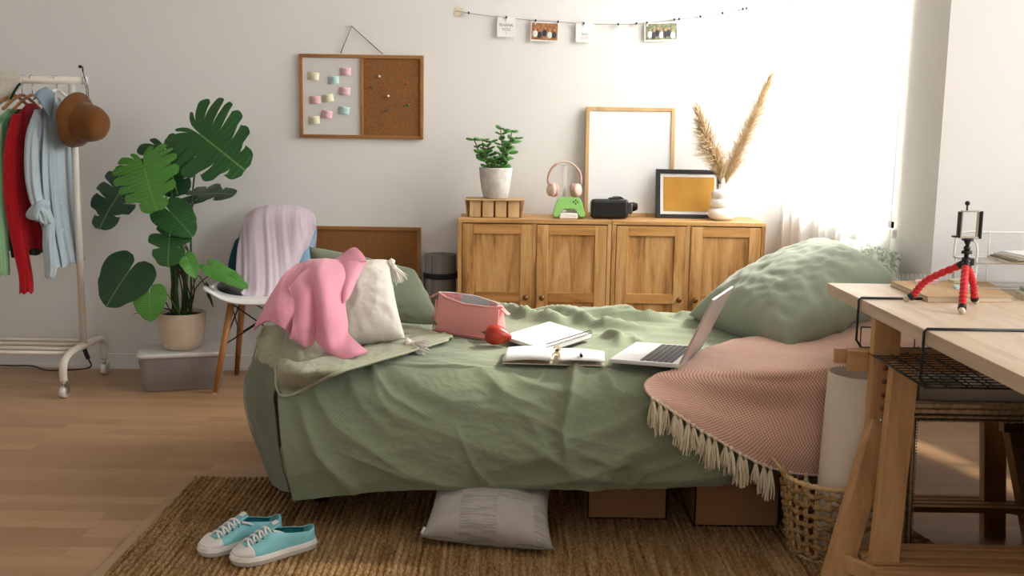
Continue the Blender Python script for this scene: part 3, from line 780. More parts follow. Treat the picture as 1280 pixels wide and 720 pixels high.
# mango
fc = TZ(621, 432, .505); fr = thing('red_mango', 'red mango resting on the bedspread against the pink bag', 'fruit', (fc.x, fc.y+.03, .502))
b = MB(); nseg = 30; prof = []
for i in range(nseg+1):
    t = i/nseg; x = -.040+.088*t; r = .0345*(sin(pi*min(1, t**.72))**.55 if 0 < t < 1 else 0)*(1-.25*t*t); prof.append((max(r, .0006), x))
b.lathe(prof, (0, 0, .0315), 36, axis=(1, -.12, -.12), deform=lambda p: V((p.x, p.y, p.z+.0)))
b.build('fruit_body', 'mango', fr)
MB().ball((-.040, .003, .038), .0065, 2, (.5, 1, 1)).tube([(-.041, .003, .038), (-.049, .0, .041)], .002, 6).build('stem_end', 'mango_stem', fr)
# sketchbook
c = [TZ(628, 419, .522), TZ(687, 401.5, .522), TZ(739, 417.5, .522), TZ(681, 436, .522)]
sk = thing('sketchbook', 'large spiral sketchbook lying open on a blank white page', 'notebook', c[0]*.25+c[1]*.25+c[2]*.25+c[3]*.25-V((0, 0, .014)))
def slab(mb, c4, z0, z1):
    vs = [V((p.x, p.y, z0)) for p in c4]+[V((p.x, p.y, z1)) for p in c4]
    mb.faces(vs, [(3, 2, 1, 0), (4, 5, 6, 7), (0, 1, 5, 4), (1, 2, 6, 5), (2, 3, 7, 6), (3, 0, 4, 7)], False); return mb
cl = [p-sk.location for p in c]
MBs = MB(); slab(MBs, cl, .002, .013).build('page_block', 'paper', sk)
slab(MB(), [p*1.01 for p in cl], 0, .002).build('back_cover', 'ink', sk)
b = MB()
for i in range(46):
    t = (i+.8)/47; p = cl[3].lerp(cl[2], t); o = V((.004, -.004, 0)); b.tube([p+V((-.004, .006, .012)), p+o+V((0, 0, .014)), p+o*1.5+V((0, 0, .006)), p+V((-.004, .006, .0))], .0009, 4)
b.build('spiral_binding', 'darkgrey', sk)
# ring binder
rb = thing('ring_notebook', 'small open ring notebook with white pages in front of the sketchbook', 'notebook', (.13, 3.1, .50))
L4 = rb.location
A = [TZ(628, 448, .515), TZ(635, 434, .515), TZ(694, 436, .52), TZ(692, 449, .52)]
rows = []
for i in range(13):
    t = i/12; z = .005*sin(pi*t)+.004*t
    rows.append([A[0].lerp(A[3], t)-L4+V((0, 0, z)), A[1].lerp(A[2], t)-L4+V((0, 0, z))])
b = MB(); b.grid(rows); b.build('left_pages', 'paper', rb, solid=.010, off=-1)
B = [TZ(697, 449, .522), TZ(699, 435, .522), TZ(755, 439, .516), TZ(756, 451, .516)]
rows = []
for i in range(13):
    t = i/12; z = .003*sin(pi*t)
    rows.append([B[0].lerp(B[3], t)-L4+V((0, 0, z)), B[1].lerp(B[2], t)-L4+V((0, 0, z))])
b = MB(); b.grid(rows); b.build('right_pages', 'paper', rb, solid=.005, off=-1)
b = MB(); slab(b, [p-L4 for p in (A[0], A[1], B[2], B[3])], -.001, .0015); b.build('cover', 'paper_edge', rb)
b = MB()
for t in (.12, .25, .72, .85):
    p = A[3].lerp(A[2], t)-L4+V((.006, 0, .004)); b.tube([p+V((.011*cos(a), 0, .010*sin(a))) for a in [2*pi*i/14 for i in range(14)]], .0014, 5, closed=True)
b.build('binder_rings', 'wicker_light', rb)
pn = TZ(727, 441, .535)
pe = thing('lip_pencil', 'short beige pencil with a black tip on the ring notebook', 'pencil', pn)
MB().cyl((-.002, -.014, -.004), (.001, .022, -.004), .0042, n=12).build('barrel', 'ivory', pe)
MB().cyl((-.002, -.026, -.004), (-.002, -.012, -.004), .0047, n=12).build('cap', 'black', pe)
# laptop
N0 = TZ(849, 460.5, .512); F0 = TZ(877, 437, .512); K0 = TZ(760, 453.5, .507); G0 = TZ(794, 430, .507)
G0 = K0+(F0-N0)
lap = thing('laptop', 'open silver laptop with dark keys on the bed, lid turned to the camera', 'laptop', (N0+F0+K0+G0)/4-V((0, 0, .006)))
L5 = lap.location; q = [p-L5 for p in (K0, N0, F0, G0)]
def bil(u, v, z): # u from wrist edge to hinge, v from near to far
    p = (q[0]*(1-u)+q[1]*u)*(1-v)+(q[3]*(1-u)+q[2]*u)*v; return p+V((0, 0, z))
b = MB(); t_ = .011
vs = [bil(u, v, z) for z in (0, t_) for (u, v) in ((0, 0), (1, 0), (1, 1), (0, 1))]
b.faces(vs, [(3, 2, 1, 0), (4, 5, 6, 7), (0, 1, 5, 4), (1, 2, 6, 5), (2, 3, 7, 6), (3, 0, 4, 7)], False)
bmesh.ops.bevel(b.bm, geom=b.bm.edges[:], offset=.003, segments=2, affect='EDGES')
b.build('base', 'silver', lap)
b = MB()
for r in range(6):
    for k in range(14):
        u0 = .43+r*.081; v0 = .06+k*.0632; u1 = u0+(.068 if r < 5 else .05); v1 = v0+.055
        if r == 0 and 4 <= k <= 8:
            if k > 4: continue
            v1 = .06+8*.0632+.055
        vs = [bil(u, v, z) for z in (t_, t_+.0016) for (u, v) in ((u0, v0), (u1, v0), (u1, v1), (u0, v1))]
        b.faces(vs, [(4, 5, 6, 7), (0, 1, 5, 4), (1, 2, 6, 5), (2, 3, 7, 6), (3, 0, 4, 7)], False)
b.build('keyboard', 'keys', lap)
b = MB(); b.faces([bil(u, v, t_+.0004) for (u, v) in ((.06, .33), (.37, .33), (.37, .67), (.06, .67))], [(0, 1, 2, 3)], False); b.build('trackpad', 'white', lap)
hd = (q[2]-q[1]).normalized(); out = V((hd.y, -hd.x, 0)); updir = (out*.41+V((0, 0, .912))).normalized(); nrm = updir.cross(hd).normalized()
b = MB(); LL = .215
h0 = q[1]+V((0, 0, t_)); h1 = q[2]+V((0, 0, t_))
vs = [p+nrm*k for k in (-.003, .003) for p in (h0, h1, h1+updir*LL, h0+updir*LL)]
b.faces(vs, [(3, 2, 1, 0), (4, 5, 6, 7), (0, 1, 5, 4), (1, 2, 6, 5), (2, 3, 7, 6), (3, 0, 4, 7)], False)
bmesh.ops.bevel(b.bm, geom=b.bm.edges[:], offset=.0022, segments=2, affect='EDGES')
ld = b.build('lid', 'lidal', lap)
sd = -1 if nrm.dot(out) > 0 else 1
vs = [h0.lerp(h1, u)+updir*LL*v+nrm*sd*.0034 for (u, v) in ((.03, .06), (.97, .06), (.97, .96), (.03, .96))]
b = MB(); b.faces(vs, [(0, 1, 2, 3)], False); b.build('screen', 'screen', ld)

# ================================================================== PINK SWEATSHIRT on the cushion
sw = thing('pink_sweatshirt', 'pink sweatshirt thrown over the cream cushion and the bed corner', 'sweatshirt', (-.6, 3.1, .6))
L6 = sw.location
def cpx(rows): return [[TY(*p)-L6 for p in r] for r in rows]
foldf = lambda seed, A=.006: (lambda p, u, v, a, b_: A*ridged(p.x*1.0+.35*p.z, p.z*.35, 15, 4, seed))
bodyc = cpx([[(372, 331, 3.34), (388, 326, 3.32), (404, 326, 3.30), (420, 328, 3.30)],
             [(357, 344, 3.20), (372, 346, 3.16), (388, 348, 3.14), (402, 352, 3.16)],
             [(341, 368, 3.08), (357, 372, 3.03), (374, 374, 3.02), (392, 378, 3.04)],
             [(329, 392, 3.04), (347, 388, 2.98), (362, 392, 2.97), (376, 398, 3.00)],
             [(318, 412, 3.05), (337, 402, 2.98), (352, 409, 2.96), (362, 420, 2.99)]])
cloth('body', bodyc, 'pink', sw, 60, 60, foldf(3), .006)
backc = cpx([[(392, 330, 3.2), (372, 345, 3.12), (360, 360, 3.06)], [(396, 360, 3.06), (380, 372, 3.0), (366, 384, 2.99)],
             [(397, 395, 3.0), (380, 402, 2.96), (365, 408, 2.95)], [(394, 418, 2.99), (379, 421, 2.95), (362, 424, 2.95)], [(391, 430, 2.99), (381, 434, 2.955), (361, 421, 2.96)]])
cloth('sleeve', backc, 'pink', sw, 50, 40, foldf(7, .005), .006)
slc = cpx([[(381, 331, 3.24), (396, 326, 3.24), (418, 326, 3.27), (434, 330, 3.30)],
           [(385, 352, 3.10), (400, 345, 3.08), (420, 346, 3.12), (436, 350, 3.16)],
           [(392, 380, 3.02), (404, 374, 2.995), (418, 375, 3.03), (430, 378, 3.08)],
           [(396, 408, 2.98), (408, 404, 2.955), (422, 404, 2.98), (433, 402, 3.03)],
           [(398, 430, 2.955), (412, 432, 2.93), (425, 428, 2.95), (436, 420, 2.99)],
           [(425, 448, 2.90), (432, 450, 2.885), (446, 445, 2.89), (459, 441, 2.92)]])
cloth('sleeve', slc, 'pink', sw, 70, 40, foldf(11, .006), .007)
chest = cpx([[(415, 330, 3.29), (428, 322, 3.30), (446, 320, 3.28), (458, 326, 3.26)],
             [(420, 345, 3.20), (430, 342, 3.18), (442, 340, 3.18), (450, 342, 3.20)],
             [(424, 362, 3.10), (432, 360, 3.09), (438, 356, 3.11), (444, 352, 3.15)],
             [(428, 380, 3.06), (430, 378, 3.05), (433, 374, 3.07), (436, 370, 3.1)]])
cloth('front_panel', chest, 'pink', sw, 30, 30, foldf(2, .003), .005)
colr = cpx([[(414, 329, 3.29), (428, 320, 3.31), (440, 311, 3.32), (447, 311, 3.31)],
            [(420, 332, 3.25), (432, 326, 3.26), (446, 320, 3.27), (453, 318, 3.28)],
            [(424, 335, 3.24), (436, 331, 3.24), (450, 328, 3.24), (458, 327, 3.25)]])
cloth('collar', colr, 'pink', sw, 24, 30, foldf(5, .003), .009)

# ================================================================== CABINETS
CF = 4.655; CT = .790; CBK = 4.985
def cabinet(x0, x1, label):
    c = thing('cabinet', label, 'cabinet', ((x0+x1)/2, (CF+CBK)/2, 0), group='oak cabinets along the back wall'); o = c.location
    w_ = x1-x0; b = MB(); f0 = CF-o.y; bk = CBK-o.y; hw = w_/2
    b.span((-hw, f0+.0, .02), (-hw+.018, bk, CT-.018), bev=.001).span((hw-.018, f0, .02), (hw, bk, CT-.018), bev=.001).span((-hw+.018, f0+.004, .04), (hw-.018, bk, .06)).span((-hw+.018, bk-.006, .06), (hw-.018, bk, CT-.018)).span((-.009, f0+.004, .06), (.009, bk-.01, CT-.018)); b.build('carcass', 'oak', c)
    MB().span((-hw, f0-.0, CT-.018), (hw, bk, CT), bev=.0015).build('top_panel', 'oaktop', c)
    MB().span((-hw+.02, f0+.03, 0), (hw-.02, bk-.02, .04)).build('plinth', 'oakh', c)
    for s, a, e in ((-1, -hw+.0205, -.0105), (1, .0105, hw-.0205)):
        zb, zt = .045, CT-.023; st = .052; y_ = f0-.001
        d = MB(); d.span((a, y_, zb), (a+st, y_+.018, zt), bev=.0015).span((e-st, y_, zb), (e, y_+.018, zt), bev=.0015)
        door = d.build('door', 'oak', c)
        for zc in (zt-.022, .438, zb+.026): MB().span((a+st, y_+.0005, zc-.022), (e-st, y_+.018, zc+.022), bev=.0015).build('door_rail', 'oakh', door)
        MB().span((a+st, y_+.008, zb+.03), (e-st, y_+.014, zt-.03)).build('door_panel', 'oak', door)
        kx = e-.026 if s < 0 else a+.026
        k = MB(); k.lathe([(.0001, -.026), (.008, -.0255), (.0125, -.021), (.0125, -.017), (.009, -.013), (.005, -.010), (.005, 0), (.0001, 0)], (kx, y_, .437), 24, axis=(0, 1, 0)); k.build('knob', 'brass', door)
    return c
cabinet(-.247, .4425, 'low oak cabinet with two panelled doors under the jade plant and game controller')
cabinet(.4455, 1.135, 'low oak cabinet with two panelled doors under the black frame and pampas vase')

# --- crate + jade plant
cr_ = thing('wooden_crate', 'shallow slatted wooden box under the potted jade plant', 'box', (-.085, 4.80, CT), 0)
b = MB()
for i in range(4):
    x = -.105+i*.0585; b.box((x+.017, -.075, .041), (.049, .008, .078), (-.10, 0, 0), bev=.001)
    b.box((x+.017, .075, .041), (.049, .008, .078), (.10, 0, 0), bev=.001)
for i in range(2):
    for s in (-1, 1): b.box((s*.128, -.034+i*.068, .041), (.008, .056, .078), (0, s*.13, 0), bev=.001)
b.build('slats', 'crate', cr_)
MB().span((-.122, -.068, .002), (.122, .068, .074)).build('inner_box', 'crate_gap', cr_)
MB().span((-.136, -.088, .078), (.136, .088, .083), bev=.001).build('lid', 'crate', cr_)
jp = thing('jade_plant', 'jade plant in a whitewashed round pot standing on the slatted box', 'potted plant', (-.083, 4.80, CT+.083))
b = MB(); b.lathe([(.0001, 0), (.05, .0), (.056, .004), (.066, .05), (.073, .1), (.0765, .135), (.0775, .141), (.072, .141), (.069, .125), (.0001, .122)], (0, 0, 0), 48, deform=lambda p: p+V((N(p, 30), N(p, 30, 2), 0))*.0012); b.build('pot', 'concrete', jp)
MB().lathe([(.0001, .124), (.0705, .124)], n=24).build('soil', 'soil', jp)
def jade(stems):
    lb = MB(); sb = MB(); tb = MB()
    for (p0, p1, p2, n) in stems:
        pts = spline([V(p0), V(p1), V(p2)], 20); sb.tube(pts, [.006-.0035*i/20 for i in range(21)], 7)
        for k in range(n):
            i = int(3+(17*k/(n-1))); c = pts[i]; a = k*1.57+random.random()*.6
            for s in (0, pi):
                L = .048*random.uniform(.7, 1.15)*(1-.35*k/n); d = V((cos(a+s), sin(a+s), random.uniform(.05, .5))).normalized()
                qd = (d.to_track_quat('X', 'Z') @ Euler((random.uniform(-1, 1), 0, 0)).to_quaternion()).to_euler(); lb.ball(c+d*(L*.62), L*.62, 2, (1, .5, .24), qd)
        tb.ball(pts[-1]+V((0, 0, .004)), .006, 1, (1, 1, .7))
        tb.ball(pts[-1]+V((.010, .0, .001)), .004, 1, (1, 1, .7))
    return lb, sb, tb
lb, sb, tb = jade([((-.02, 0, .12), (-.045, -.01, .18), (-.062, -.01, .262), 7), ((.01, 0, .12), (.03, -.01, .20), (.02, -.01, .315), 10), ((.02, 0, .12), (.05, .01, .20), (.072, .01, .305), 9),
                   ((.04, 0, .2), (.06, -.01, .25), (.092, -.015, .275), 5), ((-.04, 0, .16), (-.07, 0, .2), (-.10, -.01, .265), 5), ((-.045, .01, .18), (-.04, .02, .22), (-.03, .01, .255), 5), ((0, -.02, .12), (.0, -.03, .145), (-.005, -.035, .18), 3)])
lb.build('foliage', 'jade', jp); sb.build('stem', 'jade_stem', jp); tb.build('dark_tips', 'jade_tip', jp)

# --- headphones + stand
hp_ = thing('headphones', 'rose beige over-ear headphones resting on a white stand behind the green controller', 'headphones', (.235, 4.83, CT))
pts = []
for i in range(33):
    a = radians(-14+208*i/32); pts.append(V((.0755*cos(a), 0, .172+.082*sin(a))))
MB().tube(pts, .0042, 8).build('headband', 'pinkbeige', hp_)
b = MB(); b.tube(pts[20:33], .0062, 8).tube(pts[0:9], .0062, 8); b.build('slider', 'pinkpad', hp_)
for s in (-1, 1):
    b = MB(); ax = V((s*.80, -.5, .1)).normalized(); c = V((s*.058, -.006, .126))
    b.lathe([(.0001, .014), (.026, .013), (.031, .006), (.031, -.004), (.028, -.006)], c, 28, axis=ax); e = b.build('ear_cup', 'pinkbeige', hp_)
    b = MB(); b.lathe([(.029, -.004), (.033, -.011), (.031, -.020), (.018, -.021), (.0001, -.014)], c, 28, axis=ax); b.build('ear_cushion', 'pinkpad', e)
hs = thing('headphone_stand', 'slim white headphone stand behind the green controller', 'stand', (.235, 4.845, CT))
MB().box((0, 0, .004), (.09, .08, .008), bev=.002).build('base', 'white', hs)
MB().box((0, .0, .125), (.016, .008, .236), bev=.002).box((0, 0, .243), (.05, .03, .008), bev=.003).build('post', 'white', hs)
# controller on its dock
gc = thing('game_controller', 'lime green game controller leaning upright on a small white dock', 'game controller', (.254, 4.735, CT))
ol = [(-.028, .085), (.028, .085), (.047, .080), (.058, .062), (.068, .030), (.0735, .004), (.068, -.006), (.056, -.008), (.046, .002), (.036, .020), (.025, .030), (-.025, .030), (-.036, .020), (-.046, .002), (-.056, -.008), (-.068, -.006), (-.0735, .004), (-.068, .030), (-.058, .062), (-.047, .080)]
sp = spline([V((x, 0, z)) for x, z in ol+[ol[0]]], 80)[:-1]
b = MB(); layers = []
for y, k in ((-.017, .86), (-.015, .95), (-.008, 1.0), (.008, 1.0), (.015, .95), (.017, .86)):
    layers.append([V(((p.x)*(1-(1-k)*.35), y, .04+(p.z-.04)*(1-(1-k)*.35))) for p in sp])
b.grid(layers, closed=True); b.faces(layers[0], [tuple(range(80))], False); b.faces(layers[-1], [tuple(range(80))], False)
o = b.build('body', 'green_pad', gc); o.rotation_euler.x = radians(-14); o.location.z = .012
cbody = o
for dx, dz in ((.0, .008), (.0, -.008), (.009, 0), (-.009, 0)):
    MB().ball((.030+dx, -.0175, .062+dz), .0038, 2, (1, .5, 1)).build('button', 'darkgreen_btn', cbody)
dk = thing('controller_dock', 'small white plastic dock under the green game controller', 'dock', (.252, 4.742, CT))
MB().box((0, 0, .013), (.082, .05, .026), bev=.005).build('dock_body', 'white', dk)

# --- frames
def frame(name, label, cat, x0, x1, z0, z1, ybot, ytop, fw, fm, depth=.02):
    f = thing(name, label, cat, ((x0+x1)/2, ybot, z0)); W_, H_ = x1-x0, z1-z0; tilt = math.atan2(ytop-ybot, H_); f.rotation_euler.x = -tilt
    b = MB(); hw = W_/2
    b.span((-hw, 0, 0), (-hw+fw, depth, H_), bev=.001).span((hw-fw, 0, 0), (hw, depth, H_), bev=.001).span((-hw+fw, 0, 0), (hw-fw, depth, fw), bev=.001).span((-hw+fw, 0, H_-fw), (hw-fw, depth, H_), bev=.001)
    b.build('frame_border', fm, f); return f, hw, H_
f, hw, H_ = frame('picture_frame', 'tall pale wood picture frame with a blank white sheet leaning on the wall', 'picture frame', .337, .757, CT, 1.302, 4.925, 4.97, .017, 'paleframe')
MB().span((-hw+.012, .006, .012), (hw-.012, .012, H_-.012)).build('blank_sheet', 'poster', f)
f, hw, H_ = frame('picture_frame', 'black picture frame with an ochre print leaning on the pale wood frame', 'picture frame', .667, .975, CT, 1.022, 4.85, 4.905, .020, 'blackframe')
MB().span((-hw+.015, .007, .015), (hw-.015, .012, H_-.015)).build('white_mount', 'paper', f)
MB().span((-hw+.035, .005, .035), (hw-.035, .0075, H_-.035)).build('ochre_print', 'ochre', f)
# --- VR headset
vr = thing('vr_headset', 'black virtual reality headset with a head strap in front of the pale frame', 'headset', (.455, 4.765, CT))
b = MB(); b.box((-.016, -.01, .047), (.172, .05, .088), (0, 0, .10), bev=.016, segs=4); b.build('front_shell', 'black', vr)
b = MB()
rows = []
for i in range(9):
    t = i/8; y = .012+.075*t; hw_ = .083*(1-.10*t); hh = .042*(1-.12*t); r = []
    for k in range(36):
        a = 2*pi*k/36; r.append(V((-.012+.10*.5*t*.2+hw_*math.copysign(abs(cos(a))**.5, cos(a)), y, .047+hh*math.copysign(abs(sin(a))**.5, sin(a)))))
    rows.append(r)
b.grid(rows, closed=True); b.faces(rows[-1], [tuple(range(36))], False); b.build('housing', 'darkgrey', vr)
MB().box((.082, .05, .045), (.028, .045, .05), bev=.008).build('side_panel', 'darkgrey', vr)
pts = [V((.085+.0*a, .02, .05)) for a in (0,)]
pts = spline([V((.076, .03, .06)), V((.105, .05, .062)), V((.125, .09, .05)), V((.10, .145, .035)), V((.02, .15, .035)), V((-.06, .12, .04)), V((-.088, .05, .05))], 50)
b = MB(); rows = [[p+V((0, 0, .012)), p-V((0, 0, .012))] for p in pts]; b.grid(rows); b.build('head_strap', 'strap', vr, solid=.006)
pts = spline([V((-.01, .05, .088)), V((.03, .09, .098)), V((.06, .13, .075)), V((.05, .148, .045))], 24)
b = MB(); b.grid([[p+V((.011, 0, 0)), p-V((.011, 0, 0))] for p in pts]); b.build('top_strap', 'strap', vr, solid=.004)
MB().box((.005, .0, .094), (.05, .03, .007), bev=.003).build('slide_button', 'black', vr)
# --- vase + pampas
va = thing('ribbed_vase', 'white ceramic vase of three stacked rings holding dried pampas grass', 'vase', (.955, 4.775, CT))
prof = [(.0001, 0), (.04, 0)]
for zc, rr, hh in ((.031, .0625, .030), (.079, .0545, .0245), (.120, .049, .021)):
    for i in range(13):
        a = -pi/2+pi*i/12; prof.append((rr-hh*.95+hh*.95*cos(a)*1.0 if True else 0, zc+hh*sin(a)*.98))
prof += [(.022, .142), (.0185, .148), (.0175, .162), (.0185, .166), (.015, .166), (.014, .15), (.0001, .148)]
MB().lathe(prof, n=56).build('vase_body', 'ceramic', va); 
def pampas(name, label, pts, L0_, wid, seed, n=900):
    rnd = random.Random(seed); t_ = thing(name, label, 'dried grass', pts[0], 0)
    o = V(pts[0]); sp_ = [p-o for p in spline([V(p) for p in pts], 40)]
    MB().tube(sp_, [.0024-.0012*i/40 for i in range(41)], 6).build('stalk', 'stalk', t_)
    b = MB()
    for k in range(n):
        u = rnd.random(); i = int((L0_+(1-L0_)*u)*39.9); p = sp_[i]; tg = (sp_[min(i+1, 40)]-sp_[i-1]).normalized()
        a = rnd.random()*2*pi; x = tg.orthogonal().normalized(); y = tg.cross(x); side = x*cos(a)+y*sin(a)
        w_ = wid*(sin(pi*min(1, max(0.02, u*.82+.14)))**.8)*rnd.uniform(.1, 1.0); ll = rnd.uniform(.05, .10)*(1-.3*u)
        e = p+tg*ll+side*w_+V((0, 0, -.35*w_)); m_ = p+tg*ll*.5+side*w_*.62
        wv = (tg.cross(side)+V((0, .6, 0))).normalized().cross(V((0, 1, 0))).normalized()*.0011
        wv = V((rnd.uniform(-1, 1), rnd.uniform(-1, 1), rnd.uniform(-1, 1))).normalized()*.0010; b.faces([p-wv, p+wv, m_+wv, m_-wv, e+wv*.5, e-wv*.5], [(0, 1, 2, 3), (3, 2, 4, 5)], True)
    pl = b.build('plume', 'plume', t_); pl['kind'] = 'stuff'; return t_
gtip = TY(963, 98, 4.78); gtip2 = TY(874, 145, 4.78); vz = V((.955, 4.775, CT))
pampas('pampas_stem', 'taller pampas plume in the white vase, leaning right', [vz+V((.004, 0, .12)), TY(912, 215, 4.78), TY(936, 160, 4.78), gtip], .18, .066, 3, 2400)
pampas('pampas_stem', 'shorter pampas plume in the white vase, leaning left', [vz+V((-.004, 0, .12)), TY(899, 212, 4.76), TY(885, 180, 4.75), TY(873, 140, 4.75)], .16, .080, 5, 2400)

# ================================================================== ON THE BACK WALL
wb = thing('memo_board', 'half whiteboard half cork memo board hung by a cord on the back wall', 'notice board', (-.724, WY, 1.33), 0)
hw, hh, fw = .2925, .1945, .016
b = MB(); 
b.span((-hw, -.02, -hh), (-hw+fw, -.001, hh), bev=.002).span((hw-fw, -.02, -hh), (hw, -.001, hh), bev=.002).span((-hw+fw, -.02, hh-fw), (hw-fw, -.001, hh), bev=.002).span((-hw+fw, -.02, -hh), (hw-fw, -.001, -hh+fw), bev=.002).span((-.006, -.02, -hh+fw), (.008, -.001, hh-fw), bev=.002)
b.build('board_frame', 'boardframe', wb)
MB().span((-hw+fw, -.012, -hh+fw), (-.006, -.003, hh-fw)).build('whiteboard_panel', 'whiteboard', wb)
MB().span((.008, -.012, -hh+fw), (hw-fw, -.003, hh-fw)).build('cork_panel', 'cork', wb)
o = wb.location; nail = TY(440, 33, WY)-o+V((0, -.010, 0))
MB().tube([TY(426, 67, WY)-o+V((0, -.01, 0)), nail, TY(479, 68, WY)-o+V((0, -.01, 0))], .0022, 6).build('hanging_cord', 'cord', wb)
MB().cyl(nail+V((0, .01, 0)), nail+V((0, -.006, 0)), .003, n=8).build('nail', 'chrome', wb)
desc = {'n_pink': 'pink', 'n_yellow': 'yellow', 'n_teal': 'turquoise'}
notes = [(392, 95, 'n_yellow', 'top left'), (417, 100, 'n_teal', 'upper middle'), (432, 89.5, 'n_pink', 'top right'), (431, 114, 'n_pink', 'right edge, half way up'), (394, 125, 'n_pink', 'left edge, below the middle'), (410, 122.5, 'n_yellow', 'in the middle'),
         (430, 138, 'n_teal', 'lower right'), (408.5, 143, 'n_pink', 'bottom middle'), (393, 150, 'n_yellow', 'bottom left')]
for i, (x, y, m, w_) in enumerate(notes):
    p = TY(x, y, WY-.0145); t_ = thing('sticky_note', f'{desc[m]} sticky note on the whiteboard half, {w_}', 'sticky note', p, 0, 'sticky notes on the whiteboard'); t_.rotation_euler = (.08, 0, 0)
    ang = random.uniform(-.15, .2); b = MB(); rows = [[V((sx*.026, -.004*(1-k/4)**2, -.018+.036*k/4)) for sx in (-1, 1)] for k in range(5)]
    R_ = Matrix.Rotation(ang, 3, 'Y'); rows = [[R_ @ q_ for q_ in r] for r in rows]
    b.grid(rows); b.build('note_paper', m, t_, solid=.0006)
    b = MB()
    for k in range(3):
        z = .007-k*.008; pts = [R_ @ V((-.014+.028*j/14, -.0052, z+.0022*sin(j*2.1+k+i))) for j in range(15)]; b.tube(pts, .0006, 3, caps=False)
    b.build('handwriting', 'inklight', t_)
for (x, y, m, w_) in ((474.5, 95.5, 'pin_w', 'white pushpin at the top of the cork'), (464.5, 109, 'pin_k', 'dark slate pushpin at the left of the cork, below the top white one'), (485.5, 120, 'pin_w', 'white pushpin in the middle of the cork'),
                      (484, 138, 'pin_k', 'dark slate pushpin low on the cork'), (509, 104, 'pin_r', 'red pushpin at the right of the cork'), (511, 131, 'pin_g', 'green pushpin at the lower right of the cork')):
    p = TY(x, y, WY-.013); t_ = thing('pushpin', w_, 'pushpin', p, 0, 'pushpins on the cork half')
    MB().lathe([(.0001, -.014), (.0052, -.0135), (.0055, -.010), (.0032, -.008), (.0035, -.003), (.0055, -.001), (.0001, 0)], n=16, axis=(0, 1, 0)).build('pin_head', m, t_)
# cork board behind the bed
f, hw, H_ = frame('cork_board', 'framed cork board standing on the floor against the wall behind the bed', 'notice board', -1.02, -.443, .30, .722, 4.90, 4.955, .017, 'boardframe')
f.location.z = .0
for c_ in f.children: c_.name = 'frame_border'
hh_ = .722
for c_ in list(f.children): bpy.data.objects.remove(c_)
b = MB(); b.span((-hw, 0, 0), (-hw+.017, .02, hh_)).span((hw-.017, 0, 0), (hw, .02, hh_)).span((-hw+.017, 0, 0), (hw-.017, .02, .017)).span((-hw+.017, 0, hh_-.017), (hw-.017, .02, hh_)); b.build('frame_border', 'boardframe', f)
MB().span((-hw+.012, .006, .012), (hw-.012, .014, hh_-.012)).build('cork_panel', 'cork', f)

# --- garland
gpx = [(570, 13.5), (587, 16.5), (604, 19), (633, 22), (670, 26), (700, 27.5), (730, 29.5), (773, 30.5), (800, 29.5), (845, 24.5), (878, 20.5), (903, 16.5), (931, 11), (960, 5.5), (978, 1.5), (1000, 7)]
GY = WY-.012
gp3 = [TY(x, y, GY) for x, y in gpx]; gp3[-1] = V((XR-.012, GY, gp3[-1].z))
ga = MB().tube(spline(gp3, 120), .0015, 5).build('photo_string', 'string'); tag(ga, 'thin grey string of clipped cards and photos strung across the back wall', 'string')
MB().tube(spline([V((XR-.012, GY, gp3[-1].z)), V((XR-.012, GY, gp3[-1].z-.05)), V((XR-.014, GY, gp3[-1].z-.16)), V((XR-.018, GY, gp3[-1].z-.22))], 20), .0011, 5).build('loose_end', 'string', ga)
def onstring(x):
    for i in range(len(gpx)-1):
        if gpx[i][0] <= x <= gpx[i+1][0]:
            t = (x-gpx[i][0])/(gpx[i+1][0]-gpx[i][0]); return gpx[i][1]+t*(gpx[i+1][1]-gpx[i][1])
for (x, y, w_, l) in ((573.5, 15, .036, 'piece of cream masking tape holding the left end of the string'), (987, 3, .05, 'piece of cream masking tape holding the right end of the string')):
    p = TY(x, y, WY-.002); o = MB().box((0, 0, 0), (w_, .0012, .042), (0, .25 if x < 600 else -.05, 0)).build('masking_tape', 'tape'); o.location = p; tag(o, l, 'tape')
clips = [(586, 'alone nearest the left masking tape'), (633, 'holding the thank you card'), (669.5, 'on the left corner of the autumn photo'), (697.5, 'on the right corner of the autumn photo'), (729.5, 'holding the small white card'),
         (772.5, 'first empty one right of the white card'), (795, 'tilted and empty left of the garden photo'), (808.5, 'on the left corner of the garden photo'), (842.5, 'on the right corner of the garden photo'), (848.5, 'empty, beside the garden photo corner'),
         (875, 'empty, next right of the garden photo'), (902.5, 'empty, alone before the right end pair'), (928, 'left of the touching pair at the right'), (932.5, 'right of the touching pair at the right')]
first = None
for i, (x, l) in enumerate(clips):
    y = onstring(x); p = TY(x, y, GY)
    if first is None:
        c_ = thing('clip', '', 'clip', p); first = c_
        MB().box((0, -.004, -.004), (.006, .009, .026), bev=.001).build('jaw', 'silver', c_); MB().box((0, -.010, .0), (.0075, .006, .011), bev=.001).build('grip', 'black', c_)
    else: c_ = dup(first); c_.location = p
    c_['label'] = 'tiny black clip on the string, '+l; c_['category'] = 'clip'; c_['group'] = 'clips on the photo string'; c_.rotation_euler = (0, (.5 if i == 6 else (-.3 if i in (5, 10, 11) else random.uniform(-.1, .1))), 0)
def card(name, label, cat, x0, y0, x1, y1, m, tilt=0):
    a, c_ = TY(x0, y0, GY-.004), TY(x1, y1, GY-.004); w_, h_ = abs(c_.x-a.x), abs(a.z-c_.z)
    t_ = thing(name, label, cat, ((a.x+c_.x)/2, GY-.005, max(a.z, c_.z))); t_.rotation_euler = (0, tilt, 0)
    MB().box((0, 0, -h_/2), (w_, .0012, h_)).build('card_paper', m, t_); return t_, w_, h_
